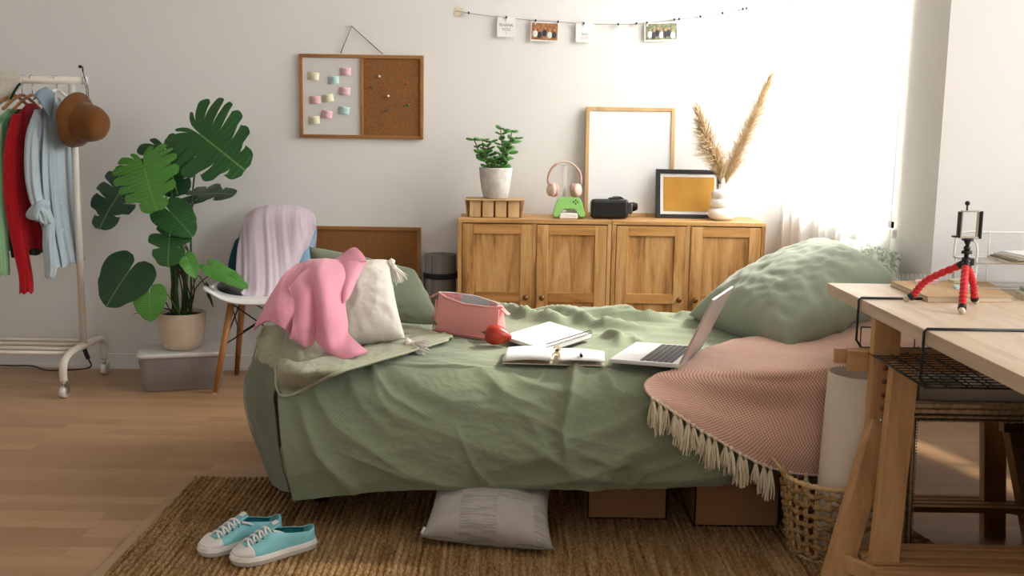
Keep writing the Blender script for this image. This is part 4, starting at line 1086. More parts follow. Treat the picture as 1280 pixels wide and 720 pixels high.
def text(body, size, loc, parent, m, name='lettering'):
    cu_ = bpy.data.curves.new(name, 'FONT'); cu_.body = body; cu_.size = size; cu_.align_x = 'CENTER'; cu_.extrude = .0002
    o_ = bpy.data.objects.new('tmp', cu_); COL.objects.link(o_); dg = bpy.context.evaluated_depsgraph_get(); me = bpy.data.meshes.new_from_object(o_.evaluated_get(dg)); bpy.data.objects.remove(o_)
    me.materials.clear(); me.materials.append(M[m]); o2 = bpy.data.objects.new(name, me); COL.objects.link(o2); o2.parent = parent; o2.location = loc; o2.rotation_euler = (pi/2, 0, 0); return o2
t_, w_, h_ = card('greeting_card', 'cream card reading THANK YOU clipped to the string', 'card', 622, 21.5, 644, 46.5, 'paper', .02)
text('THANK\nYOU', .0195, (0, -.0012, -h_*.47), t_, 'ink'); MB().ball((0, -.001, -h_*.8), .0022, 1, (1, .3, 1)).build('dot', 'ink', t_)
t_, w_, h_ = card('greeting_card', 'small white square card clipped to the string between the two photos', 'card', 720, 29, 741.5, 53, 'paper', -.01)
text('love', .017, (0, -.0012, -h_*.62), t_, 'ink'); MB().box((0, -.0012, -h_*.8), (.045, .0003, .002)).box((0, -.0012, -h_*.72), (.038, .0003, .002)).build('small_print', 'inklight', t_)
def photo(label, x0, y0, x1, y1, m, tilt, ppl):
    t_, w_, h_ = card('photo_print', label, 'photograph', x0, y0, x1, y1, 'paper', tilt)
    MB().box((0, -.0010, -h_/2), (w_*.93, .0008, h_*.86)).build('picture', m, t_)
    fb = MB(); db = MB(); lb_ = MB()
    for k in range(ppl):
        x = (-.34+.68*k/(ppl-1))*w_; z = -h_*(.40+.06*sin(k*2.3)); fb.ball((x, -.0016, z), .0062, 1, (.85, .08, 1.1))
        (db if k % 3 else lb_).ball((x, -.0015, z-.021), .012, 2, (1, .05, 1.35))
    fb.build('faces', 'skin', t_); db.build('dark_clothes', 'ph_dark', t_); lb_.build('light_clothes', 'ph_light', t_)
photo('photo print of people outdoors in brown autumn colours on the string', 664, 27, 698.5, 52, 'photo_brown', .03, 5)
photo('photo print of a group of people in a green garden on the string', 805.5, 27.5, 846.5, 51.5, 'photo_green', -.04, 7)

# ================================================================== YOGA MAT
ym = thing('yoga_mat', 'rolled grey yoga mat standing upright left of the oak cabinet', 'yoga mat', (-.333, 4.81, 0))
pts = []
for i in range(200):
    a = i/199*2*pi*5.5; r = .018+.056*i/199; pts.append((r*cos(a+1.0), r*sin(a+1.0)))
b = MB(); rows = [[V((x, y, z)) for x, y in pts] for z in [.0+.61*k/4 for k in range(5)]]; b.grid(rows); b.build('foam_roll', 'mat', ym, solid=.0085, off=0)
MB().lathe([(.079, .50), (.0815, .503), (.0815, .523), (.079, .526)], n=40).build('strap', 'strap', ym)
b = MB(); b.box((-.079, -.03, .34), (.003, .012, .34), (0, .03, 0)); b.build('strap_tail', 'strap', ym)

# ================================================================== CLOTHES RAIL
ra = thing('clothes_rail', 'cream metal clothes rail on castors at the left edge', 'clothes rail', (-1.943, 4.635, 0))
o = ra.location; PX = 0
b = MB(); b.tube(spline([V((0, -.225, .075)), V((0, -.225, .13)), V((0, -.20, .165)), V((0, -.12, .185)), V((0, .12, .185)), V((0, .20, .175)), V((0, .225, .14)), V((0, .225, .075))], 50), .0165, 14); b.build('foot_tube', 'whitem', ra)
MB().cyl((0, 0, .18), (0, 0, 1.355), .0155).build('upright', 'whitem', ra)
b = MB(); b.cyl((-.92, 0, 1.37), (.058, 0, 1.37), .0165); b.build('hanging_bar', 'whitem', ra)
MB().cyl((.056, 0, 1.37), (.066, 0, 1.37), .019).build('end_cap', 'white', ra)
b = MB(); b.tube(spline([V((-.86, -.225, .075)), V((-.86, -.225, .13)), V((-.86, -.20, .165)), V((-.86, 0, .185)), V((-.86, .20, .175)), V((-.86, .225, .14)), V((-.86, .225, .075))], 50), .0165, 14); b.build('foot_tube', 'whitem', ra)
MB().cyl((-.86, 0, .18), (-.86, 0, 1.355), .0155).build('upright', 'whitem', ra)
for y in (-.14, -.05, .05, .14): MB().cyl((-.86, y, .180), (-.005, y, .180), .0085, n=10).build('shelf_bar', 'whitem', ra)
for x in (0, -.86):
    for y in (-.225, .225):
        b = MB(); b.cyl((x-.012, y, .026), (x+.012, y, .026), .025, n=24); cst = b.build('castor', 'white', ra)
        MB().cyl((x, y, .045), (x, y, .08), .009).box((x+.018, y, .038), (.006, .03, .036), bev=.004).build('castor_fork', 'chrome', cst)
# power lead on the floor below the rail
pc = MB().tube(spline([TZ(-40, 455, .012), TZ(10, 457, .012), TZ(40, 457.5, .012), TZ(62, 463, .012), V((-2.02, 4.86, .03)), V((-2.035, 4.90, .07))], 50), .004, 6).build('power_lead', 'blackm')
tag(pc, 'black power lead lying on the floor under the clothes rail', 'cable')
MB().beam((-2.033, 4.895, .065), (-2.055, 4.905, .115), .017, .014).build('plug', 'black', pc)
# second lead loop
# garments: closed drapes around a hanging axis
def garment(name, label, prof, m, parent=None, seed=0, amp=.012, nfold=9, n=72, tagit=True, cat='garment', group=None, hang=None):
    """prof rows: (z, x, y, half x, half y); seen edge-on along the rail"""
    rows = []; pr = spline([V((p[1], p[2], p[0])) for p in prof], 60); hw_ = spline([V((p[3], p[4], 0)) for p in prof], 60)
    for i, (c, h) in enumerate(zip(pr, hw_)):
        t = i/60; r = []
        for k in range(n):
            a = 2*pi*k/n; f_ = 1+amp/max(h.x, .036)*(sin(a*nfold+seed+.8*sin(t*5+seed))*.6+sin(a*(nfold*2-1)+seed*2+t*3)*.35)*min(1, .15+t*1.3)
            r.append(V((c.x+h.x*cos(a)*f_, c.y+h.y*sin(a)*f_, c.z+.006*sin(a*5+seed)*(t > .95))))
        rows.append(r)
    o_ = V((prof[0][1], prof[0][2], prof[0][0])) if parent is None else V((0, 0, 0))
    rows = [[p-o_ for p in r] for r in rows]
    b = MB(); b.grid(rows, [[(k/n*.5, pr[i].z) for k in range(n)] for i in range(61)], closed=True); b.faces(rows[0], [tuple(range(n))], True)
    ob = b.build(name, m, parent, solid=.003)
    if parent is None: ob.location = o_
    return ob
RY = 4.64; RZ = 1.37
def hanger(x, y0, m='chairwood', l='', hook='chrome', zneck=1.33, sh=.18):
    h = thing('coat_hanger', l, 'coat hanger', (x, RY, zneck)); 
    pts = [V((0, 0, 0)), V((0, 0, .04))]+[V((0, -.0+.022*sin(a), RZ-zneck+.022*cos(a)-.001)) for a in [pi*.95-pi*1.35*i/12 for i in range(13)]]
    MB().tube(pts, .002, 6).build('hook', hook, h)
    MB().tube(spline([V((0, -sh, -.06)), V((0, -sh*.5, -.02)), V((0, 0, .004)), V((0, sh*.5, -.02)), V((0, sh, -.06))], 20), .007, 8).build('hanger_arm', m, h); return h
# denim shirt
X1 = -2.012
hanger(X1, RY, 'white', 'white hanger holding the pale denim shirt', zneck=1.325)
sh = thing('denim_shirt', 'pale washed blue denim shirt hanging nearest the hat', 'shirt', (X1, RY-.02, 1.30)); o = sh.location
def gp_(prof): return [(p[0]-o.z-.02, p[1]-o.x, 4.63+(p[2]-4.63)*.70-o.y, p[3]*.55, p[4]*.72) for p in prof]
garment('shirt_body', '', gp_([(1.315, X1, 4.62, .014, .05), (1.27, X1, 4.61, .032, .15), (1.18, X1+.005, 4.60, .052, .20), (1.0, X1-.01, 4.60, .070, .21), (.8, X1+.0, 4.60, .062, .20), (.62, X1+.025, 4.60, .055, .19), (.585, X1+.03, 4.60, .055, .19)]), 'denim', sh, 3, .010, 11)
garment('sleeve', '', gp_([(1.26, X1-.012, 4.42, .03, .03), (1.15, X1-.03, 4.38, .05, .05), (1.0, X1-.035, 4.36, .054, .05), (.88, X1-.02, 4.35, .046, .045), (.82, X1+.01, 4.35, .05, .05), (.78, X1+.02, 4.35, .045, .045)]), 'denim', sh, 5, .007, 5)
garment('rolled_cuff', '', gp_([(.875, X1+.004, 4.36, .040, .045), (.86, X1+.0, 4.355, .060, .055), (.825, X1-.018, 4.35, .068, .055), (.80, X1-.018, 4.35, .060, .05), (.79, X1-.0, 4.35, .03, .03)]), 'denim', sh, 7, .010, 4)
garment('shirt_tail', '', gp_([(.80, X1+.028, 4.36, .04, .03), (.70, X1+.022, 4.36, .045, .035), (.60, X1+.024, 4.36, .042, .03), (.545, X1+.02, 4.36, .036, .025)]), 'denim', sh, 2, .006, 5)
ctrl = [[V(p)-o for p in r] for r in [[(X1-.028, 4.55, 1.30), (X1-.0, 4.53, 1.335), (X1+.03, 4.55, 1.31)], [(X1-.035, 4.50, 1.285), (X1+.0, 4.46, 1.315), (X1+.045, 4.50, 1.27)], [(X1-.03, 4.46, 1.27), (X1+.012, 4.42, 1.285), (X1+.055, 4.44, 1.20)]]]
cloth('collar', ctrl, 'denim_in', sh, 14, 20, thick=.004, wr=.001)
b = MB()
for z in (1.08, .96, .84, .72, .62): b.ball(V((X1+.036, 4.55, z))-o, .006, 1, (.5, 1, 1))
b.build('buttons', 'white', sh)
# red jumper
X2 = -2.12; hanger(X2, RY, 'chairwood', 'wooden hanger holding the red jumper', zneck=1.30)
sh = thing('red_jumper', 'long red knitted jumper hanging between the green garments and the denim shirt', 'jumper', (X2, RY-.02, 1.28)); o = sh.location
garment('jumper_body', '', gp_([(1.285, X2, 4.62, .016, .06), (1.23, X2+.005, 4.60, .038, .16), (1.1, X2+.01, 4.60, .06, .20), (.9, X2+.01, 4.60, .07, .21), (.72, X2+.025, 4.60, .068, .20), (.66, X2+.03, 4.60, .055, .19)]), 'red', sh, 1, .008, 8)
garment('sleeve', '', gp_([(1.24, X2+.0, 4.42, .03, .03), (1.1, X2-.015, 4.38, .05, .045), (.9, X2-.02, 4.36, .055, .045), (.7, X2+.0, 4.36, .056, .04), (.55, X2+.02, 4.36, .050, .035), (.478, X2+.02, 4.36, .050, .033)]), 'red', sh, 6, .005, 5)
# dark grey garment and mint cardigan
X3 = -2.165; hanger(X3, RY, 'chairwood', 'wooden hanger holding the dark grey top', zneck=1.30)
sh = thing('grey_top', 'dark grey knitted top mostly hidden between the red jumper and mint cardigan', 'top', (X3, RY, 1.28)); o = sh.location
garment('top_body', '', gp_([(1.26, X3, 4.64, .02, .06), (1.2, X3, 4.63, .04, .16), (1.0, X3+.0, 4.63, .05, .2), (.7, X3, 4.63, .05, .2), (.62, X3, 4.63, .045, .19)]), 'green_grey', sh, 4, .007, 8)
X4 = -2.205; hanger(X4, RY, 'chairwood', 'wooden hanger holding the mint cardigan', zneck=1.30)
sh = thing('mint_cardigan', 'mint green cardigan hanging at the left edge of the picture', 'cardigan', (X4, RY, 1.28)); o = sh.location
garment('cardigan_body', '', gp_([(1.26, X4, 4.62, .02, .06), (1.2, X4, 4.60, .045, .16), (1.0, X4, 4.6, .07, .2), (.75, X4, 4.6, .07, .2), (.65, X4, 4.6, .06, .19)]), 'mint', sh, 8, .008, 8)
garment('sleeve', '', gp_([(1.2, X4, 4.42, .04, .04), (1.0, X4+.0, 4.38, .058, .045), (.8, X4+.005, 4.37, .055, .04), (.62, X4+.01, 4.37, .042, .035), (.555, X4+.012, 4.37, .036, .03)]), 'mint', sh, 9, .005, 5)
# white knitted bag over the bar
kn = thing('knitted_bag', 'white open-knit bag with a dark green strap hung over the rail', 'bag', (-2.24, 4.60, 1.3)); o = kn.location
b = MB()
P = dense([[TY(-30, 88, 4.60)-o, TY(0, 87, 4.60)-o, TY(24, 89, 4.60)-o], [TY(-30, 105, 4.585)-o, TY(0, 104, 4.58)-o, TY(26, 106, 4.585)-o], [TY(-30, 118, 4.58)-o, TY(2, 118, 4.575)-o, TY(22, 112, 4.58)-o], [TY(-30, 130, 4.59)-o, TY(0, 128, 4.59)-o, TY(10, 126, 4.59)-o]], 16, 26)
for r in P: b.tube(r, .0022, 4)
for j in range(0, 27): b.tube([P[i][j]+V((0, 0, .003*sin(i*3+j))) for i in range(17)], .0020, 4)
b.build('knit_body', 'knit', kn)
MB().tube(spline([TY(26, 104, 4.575)-o, TY(22, 108, 4.57)-o, TY(17, 116, 4.57)-o, TY(13, 125, 4.57)-o], 16), .0055, 6).build('strap', 'darkgreen_trim', kn)
# bucket hat on a cord
ha = thing('bucket_hat', 'brown canvas bucket hat hanging by a cord from the end of the rail', 'hat', TY(104, 152, 4.52)); o = ha.location
ax = V((.93, -.30, -.12)).normalized()
def hdef(p): return p+V((N(p, 14, 3), N(p, 14, 5), N(p, 12, 7)))*.007
prof = [(.094, .002), (.108, -.016), (.121, -.036), (.121, -.036), (.102, -.012), (.086, .005), (.081, .02), (.076, .050), (.069, .078), (.056, .097), (.034, .106), (.0001, .107)]
b = MB(); pr = spline([V((r, z, 0)) for r, z in prof[3:]], 40); b.lathe([(.085, .003), (.120, -.037)] + [(max(p.x, .0001), p.y) for p in pr], (.0, 0, 0), 64, axis=ax, deform=hdef)
b.build('hat_body', 'hat', ha)
b = MB(); b.lathe([(.0865, .002), (.088, .004), (.0865, .007)], (0, 0, 0), 64, axis=ax, deform=hdef); b.build('stitched_seam', 'hat', ha)
top = TY(104, 89, 4.60)-o; at = TY(110, 122, 4.50)-o
MB().tube(spline([at+V((-.004, 0, 0)), (at+top)/2+V((.0, .0, .0)), top+V((.006, -.02, .012)), top+V((0, .0, .014)), top+V((-.004, .01, .0))], 20), .0016, 5).tube(spline([at+V((.004, 0, 0)), (at+top)/2+V((.006, 0, 0)), top+V((.004, -.022, .006))], 12), .0016, 5).build('cord', 'blackm', ha)
MB().ball(top+V((-.004, -.02, .018)), .009, 2, (1, .7, .8)).build('cord_stopper', 'black', ha)

# ================================================================== STORAGE BOX + MONSTERA
ang = math.atan2(4.61-4.50, 1.665-1.309); bc = V((-1.507, 4.665, 0))
sb_ = thing('storage_box', 'grey ribbed plastic storage box with a pale lid under the monstera', 'storage box', bc, ang)
def rrect(hx, hy, r, n=6):
    out = []
    for cx, cy, a0_ in ((hx-r, hy-r, 0), (-hx+r, hy-r, pi/2), (-hx+r, -hy+r, pi), (hx-r, -hy+r, 1.5*pi)):
        for i in range(n+1): a = a0_+pi/2*i/n; out.append((cx+r*cos(a), cy+r*sin(a)))
    return out
rows = []
for z, s in ((.0, .86), (.006, .90), (.02, .925), (.15, .985), (.158, .99)):
    rows.append([V((x, y, z)) for x, y in rrect(.187*s, .118*s, .035)])
b = MB(); b.grid(rows, closed=True); b.faces(rows[0], [tuple(range(len(rows[0])))], False); b.build('box_body', 'bin', sb_)
for s in (-1, 1):
    b = MB()
    for i in range(60): x = -.15+.3*i/59; b.tube([V((x*.93, s*.109, .02)), V((x*1.0, s*.1163, .148))], .0010, 4)
    b.build('ribbing', 'bin', sb_)
rows = [[V((x, y, z)) for x, y in rrect(.187*s, .118*s, .038)] for z, s in ((.156, 1.0), (.156, 1.03), (.168, 1.035), (.174, 1.02), (.176, .97))]
b = MB(); b.grid(rows, closed=True); b.faces(rows[-1], [tuple(range(len(rows[0])))], False); b.build('lid', 'lid', sb_)
for s in (-1,): MB().box((s*.185, 0, .125), (.006, .05, .018), bev=.003).build('handle', 'darkgrey', sb_)

PB = V((-1.502, 4.66, .176)); mo = thing('monstera', 'large monstera with split leaves in a cream ribbed pot on the storage box', 'potted plant', PB)
b = MB(); b.lathe([(.0001, 0), (.062, 0), (.076, .006), (.088, .03), (.098, .08), (.1045, .13), (.1055, .166), (.104, .170), (.098, .168), (.096, .15), (.0001, .15)], n=220, ribs=lambda a, z: (.009*abs(sin(a*27)) if .02 < z < .155 else .002)); b.build('pot', 'pot', mo)
MB().lathe([(.0001, .154), (.05, .157), (.098, .153)], n=30, deform=lambda p: p+V((0, 0, .004*N(p, 60)))).build('soil', 'soil', mo)
def heart(phi):
    pts = [(0, 1.0), (12, .93), (30, .76), (55, .63), (85, .58), (115, .58), (140, .55), (160, .44), (172, .30)]
    d = math.degrees(phi)
    for i in range(len(pts)-1):
        if d <= pts[i+1][0]:
            t = (d-pts[i][0])/(pts[i+1][0]-pts[i][0]); t = t*t*(3-2*t)*.5+t*.5; return pts[i][1]*(1-t)+pts[i+1][1]*t
    return .3
def leaf(base_p, tip, nrm_, width, m, parent, splits=6, deep=.55, droop=.15, cup=.12, seed=0, skew=0):
    """heart-shaped leaf with slots between its lobes"""
    base_p, tip = V(base_p), V(tip); ax = tip-base_p; L = ax.length; ax.normalize(); nn = V(nrm_); nn = (nn-ax*nn.dot(ax)).normalized(); sx = ax.cross(nn)
    rnd = random.Random(seed); b = MB(); ns = 12
    def place(x, y):
        r2 = (x*x+y*y); z = -droop*L*(y/L)**2*(1 if y > 0 else .4)+cup*abs(x)**1.3*L**-.3*.6-.35*(abs(x)/L)**2*L*.5+.012*sin(9*y/L+seed)*abs(x)/L*2*L/.3*.5
        return base_p+ax*y+sx*x*width+nn*z
    nl = splits if splits else 1
    for side in (-1, 1):
        cuts = [0]+[(i+1)/nl+(rnd.uniform(-.03, .03) if i < nl-1 else 0) for i in range(nl)]
        for k in range(nl):
            t0, t1 = cuts[k], cuts[k+1]; tc = (t0+t1)/2; mm = max(7, int(30*(t1-t0))); rows = []; uv = []
            dp = deep*rnd.uniform(.85, 1.15) if splits else 2
            for i in range(mm+1):
                tau = i/mm; r = []; ru = []
                for j in range(ns+1):
                    s = j/ns; ta = t0+(t1-t0)*tau
                    if splits and s > dp:
                        g = (s-dp)/(1-dp); lo = (k > 0); hi = (k < nl-1)
                        sh_ = .24*g**.8
                        ta = tc+(ta-tc)*(1-sh_) if (lo and hi) else (ta-(ta-t0)*sh_*.8 if (not lo) else ta+(t1-ta)*sh_*.8)
                    # ta: 0 = back lobe, 1 = tip
                    phi = radians(172)*(1-ta); R_ = heart(phi)*L
                    if splits and nl > 1: R_ *= 1-.13*((tau-.5)*2)**4*min(1, max(0, (s-.5)*2))
                    Mx, My = R_*sin(phi)*1.0, R_*cos(phi)
                    my = L*.92*max(0, (ta-.30)/.70)**1.15
                    bend = .10*L*sin(pi*s)*(1-ta)
                    x = Mx*s; y = my*(1-s)+My*s-bend*.5
                    r.append(place(side*x, y)); ru.append((side*x/L*.5, y/L))
                rows.append(r); uv.append(ru)
            b.grid(rows, uv)
    b.keep = False
    b.build('leaf', m, parent, weld=.0005)
o = PB
def lf_(bx, by, tx, ty, y0_, y1_, nrm_, w_, m, **k):
    a, c_ = TY(bx, by, y0_)-o, TY(tx, ty, y1_)-o; leaf(a, c_, nrm_, w_, m, mo, **k); return a
stems = []
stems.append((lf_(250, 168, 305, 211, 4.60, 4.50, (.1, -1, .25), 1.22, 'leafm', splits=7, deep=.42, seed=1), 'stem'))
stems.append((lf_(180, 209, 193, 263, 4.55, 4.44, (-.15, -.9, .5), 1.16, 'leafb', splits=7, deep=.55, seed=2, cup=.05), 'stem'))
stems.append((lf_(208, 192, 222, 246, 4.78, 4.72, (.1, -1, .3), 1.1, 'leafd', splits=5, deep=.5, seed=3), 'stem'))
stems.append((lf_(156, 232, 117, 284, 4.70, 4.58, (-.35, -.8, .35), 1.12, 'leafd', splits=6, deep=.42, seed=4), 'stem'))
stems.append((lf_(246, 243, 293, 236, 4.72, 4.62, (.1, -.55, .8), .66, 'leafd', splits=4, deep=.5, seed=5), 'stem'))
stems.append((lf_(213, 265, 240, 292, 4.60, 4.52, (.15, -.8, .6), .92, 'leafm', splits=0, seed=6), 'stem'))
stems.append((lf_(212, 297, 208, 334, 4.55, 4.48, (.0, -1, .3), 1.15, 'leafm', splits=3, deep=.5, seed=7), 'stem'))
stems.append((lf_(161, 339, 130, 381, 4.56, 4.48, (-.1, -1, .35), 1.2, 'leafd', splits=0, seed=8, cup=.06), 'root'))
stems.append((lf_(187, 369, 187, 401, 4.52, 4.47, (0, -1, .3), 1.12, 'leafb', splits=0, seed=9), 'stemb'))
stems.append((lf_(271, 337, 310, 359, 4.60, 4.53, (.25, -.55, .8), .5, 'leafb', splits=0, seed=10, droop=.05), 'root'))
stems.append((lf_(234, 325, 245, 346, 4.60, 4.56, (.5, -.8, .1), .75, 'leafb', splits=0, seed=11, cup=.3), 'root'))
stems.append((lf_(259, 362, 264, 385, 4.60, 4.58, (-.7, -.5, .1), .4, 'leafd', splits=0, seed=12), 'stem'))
for i, (p, m) in enumerate(stems):
    r0 = V((.045*cos(i*2.2), .04*sin(i*2.2), .15)); mid = r0.lerp(p, .55); mid.x = r0.x+(p.x-r0.x)*.32; mid.z = r0.z+(p.z-r0.z)*.6
    if p.z-r0.z < .2: mid.z = max(p.z, r0.z)+.06*(abs(p.x)/.15); mid.x = p.x*.65
    b = MB(); big = p.z > .45; b.tube(spline([r0, mid, p], 24), [(.0052 if big else .003)-(.002 if big else .001)*k/24 for k in range(25)], 8); b.build('stem', m, mo)
b = MB()
for x in (-.022, .012): b.tube(spline([V((x, 0, .14)), V((x*1.6, .01, .32)), V((x*1.2-.01, .02, .52)), V((x+.01, .03, .66))], 30), [.013-.006*k/30 for k in range(31)], 10)
b.build('main_stem', 'stem', mo)
b = MB()
for k in range(5): b.tube(spline([V((.03*cos(k*1.9), .03*sin(k*1.9), .15)), V((.06*cos(k*1.7), .05*sin(k), .26)), V((.04*cos(k*2.3), .03, .42)), V((.01*k-.02, .02, .5))], 20), .0035, 6)
b.tube(spline([V((-.03, -.03, .18)), V((-.11, -.05, .20)), V((-.16, -.05, .175)), V((-.20, -.05, .165))], 14), [.004-.0025*k/14 for k in range(15)], 6)
b.build('aerial_roots', 'root', mo)

# ================================================================== CHAIR
ch = thing('shell_chair', 'white shell chair with beech legs and black wire braces left of the bed', 'chair', (-1.13, 4.70, 0))
prof = [(-.235, .415), (-.215, .432), (-.15, .432), (-.05, .422), (.06, .420), (.13, .435), (.175, .48), (.195, .56), (.215, .64), (.23, .72), (.235, .755)]
halfw = [.17, .215, .235, .24, .235, .215, .195, .185, .17, .14, .09]
rows = []
for (y, z), hw_ in zip(prof, halfw):
    r = []
    for k in range(9):
        u = -1+2*k/8; e = abs(u)**3; r.append(V((hw_*u, y-(.055*e if z > .5 else 0), z+(.045*e if z < .5 else 0))))
    rows.append(r)
P = dense(rows, 60, 40); b = MB(); b.grid(P); b.build('shell', 'white', ch, solid=.009, off=0)
feet = [V((-.19, -.175, 0)), V((.19, -.175, 0)), V((-.19, .19, 0)), V((.19, .19, 0))]; tops = [V((-.125, -.10, .41)), V((.125, -.10, .41)), V((-.125, .09, .41)), V((.125, .09, .41))]
for f_, t_ in zip(feet, tops):
    b = MB(); b.tube([f_+V((0, 0, .004)), f_.lerp(t_, .5), t_], [.0115, .0145, .0165], 14); lg = b.build('leg', 'chairwood', ch)
    MB().cyl(f_, f_+V((0, 0, .006)), .010, n=12).build('glide', 'white', lg)
b = MB()
def on(i, t): return feet[i].lerp(tops[i], t)
for i, j in ((0, 1), (2, 3), (0, 2), (1, 3)):
    b.tube([on(i, .52), on(j, .97)], .0035, 6).tube([on(j, .52), on(i, .97)], .0035, 6)
for i in range(4): b.tube([on(i, .97), V((0, 0, .395))], .0035, 6)
b.build('wire_braces', 'blackm', ch)
b = MB()
for i in range(4): p = on(i, .52); b.ball(p, .0085, 1)
b.build('bolts', 'blackm', ch)
# clothes on the chair
def CP(rows, o_): return [[TY(*p)-o_ for p in r] for r in rows]
li = thing('lilac_sweatshirt', 'pale lilac sweatshirt hung over the back of the shell chair', 'sweatshirt', (-1.1, 4.8, .6)); o = li.location
front = CP([[(309, 268, 4.90), (325, 259, 4.91), (347, 256, 4.91), (370, 258, 4.91), (390, 264, 4.90)],
            [(304, 280, 4.85), (322, 274, 4.84), (347, 272, 4.84), (372, 274, 4.84), (395, 278, 4.86)],
            [(297, 310, 4.80), (318, 306, 4.79), (344, 305, 4.79), (370, 304, 4.80), (388, 300, 4.86)],
            [(295, 340, 4.74), (316, 338, 4.73), (340, 338, 4.73), (362, 338, 4.76), (372, 334, 4.82)],
            [(295, 362, 4.68), (312, 363, 4.66), (336, 364, 4.66), (356, 362, 4.70), (368, 356, 4.78)],
            [(288, 363, 4.62), (308, 371, 4.60), (332, 374, 4.60), (350, 372, 4.62), (364, 368, 4.70)]], o)
cloth('front_drape', front, 'lilac', li, 70, 70, lambda p, u, v, a, b_: .011*(ridged(p.x*1.0+.15*p.z, p.z*.2, 17, 3, 2)-.3)*(.35+a), .005)
back = CP([[(309, 268, 4.90), (325, 259, 4.91), (347, 256, 4.91), (370, 258, 4.91), (390, 264, 4.90)], [(304, 290, 4.955), (322, 285, 4.965), (347, 285, 4.965), (372, 285, 4.965), (396, 288, 4.95)], [(300, 340, 4.96), (322, 345, 4.97), (347, 345, 4.97), (372, 345, 4.97), (392, 335, 4.96)]], o)
cloth('back_drape', back, 'lilac', li, 30, 40, foldf(9, .004), .004)
bl = thing('blue_shirt', 'sky blue and teal shirt showing beneath the lilac sweatshirt', 'shirt', (-1.05, 4.85, .6)); o = bl.location
cloth('blue_front', CP([[(378, 288, 4.865), (388, 284, 4.88), (396, 286, 4.89)], [(372, 308, 4.85), (382, 308, 4.85), (392, 310, 4.86)], [(366, 330, 4.82), (378, 331, 4.81), (388, 332, 4.82)], [(362, 350, 4.80), (374, 352, 4.80), (384, 352, 4.80)]], o), 'skyblue', bl, 24, 20, foldf(4, .004), .004)
cloth('teal_lining', CP([[(300, 296, 4.83), (294, 300, 4.84)], [(298, 315, 4.82), (288, 318, 4.82)], [(298, 335, 4.80), (285, 336, 4.80)], [(296, 352, 4.76), (290, 350, 4.76)]], o), 'teal', bl, 20, 10, foldf(6, .003), .004)
bk = cloth('dark_garment', CP([[(274, 354, 4.72), (285, 352, 4.73), (300, 356, 4.74)], [(272, 361, 4.64), (284, 360, 4.63), (300, 366, 4.62)], [(280, 369, 4.60), (292, 372, 4.58), (306, 375, 4.57)]], V((0, 0, 0))), 'black_cloth', None, 24, 24, foldf(8, .006), .006); tag(bk, 'small crumpled black garment on the chair seat beside the lilac sweatshirt', 'garment')

# ================================================================== CARTONS under the bed
def carton(label, c0, c1, d, h):
    a, c_ = TZ(c0[0], c0[1], .010), TZ(c1[0], c1[1], .010); a.y = c_.y = (a.y+c_.y)/2
    t_ = thing('cardboard_box', label, 'box', ((a.x+c_.x)/2, a.y+d/2, .011), group='cartons under the bed'); w_ = c_.x-a.x
    b = MB(); th = .004; b.span((-w_/2, -d/2, 0), (w_/2, -d/2+th, h)).span((-w_/2, d/2-th, 0), (w_/2, d/2, h)).span((-w_/2, -d/2, 0), (-w_/2+th, d/2, h)).span((w_/2-th, -d/2, 0), (w_/2, d/2, h)).span((-w_/2, -d/2, 0), (w_/2, d/2, th)); b.build('carton_body', 'carton', t_)
    MB().span((-w_/2, -d/2, h), (w_/2, -.002, h+.004)).build('flap', 'carton', t_); MB().span((-w_/2, .002, h), (w_/2, d/2, h+.004)).build('flap', 'carton', t_)
carton('brown cardboard box under the bed, next to the linen cushion', (734, 648), (833, 650), .36, .165)
carton('brown cardboard box under the bed, next to the wicker basket', (867, 657), (973, 660), .36, .17)

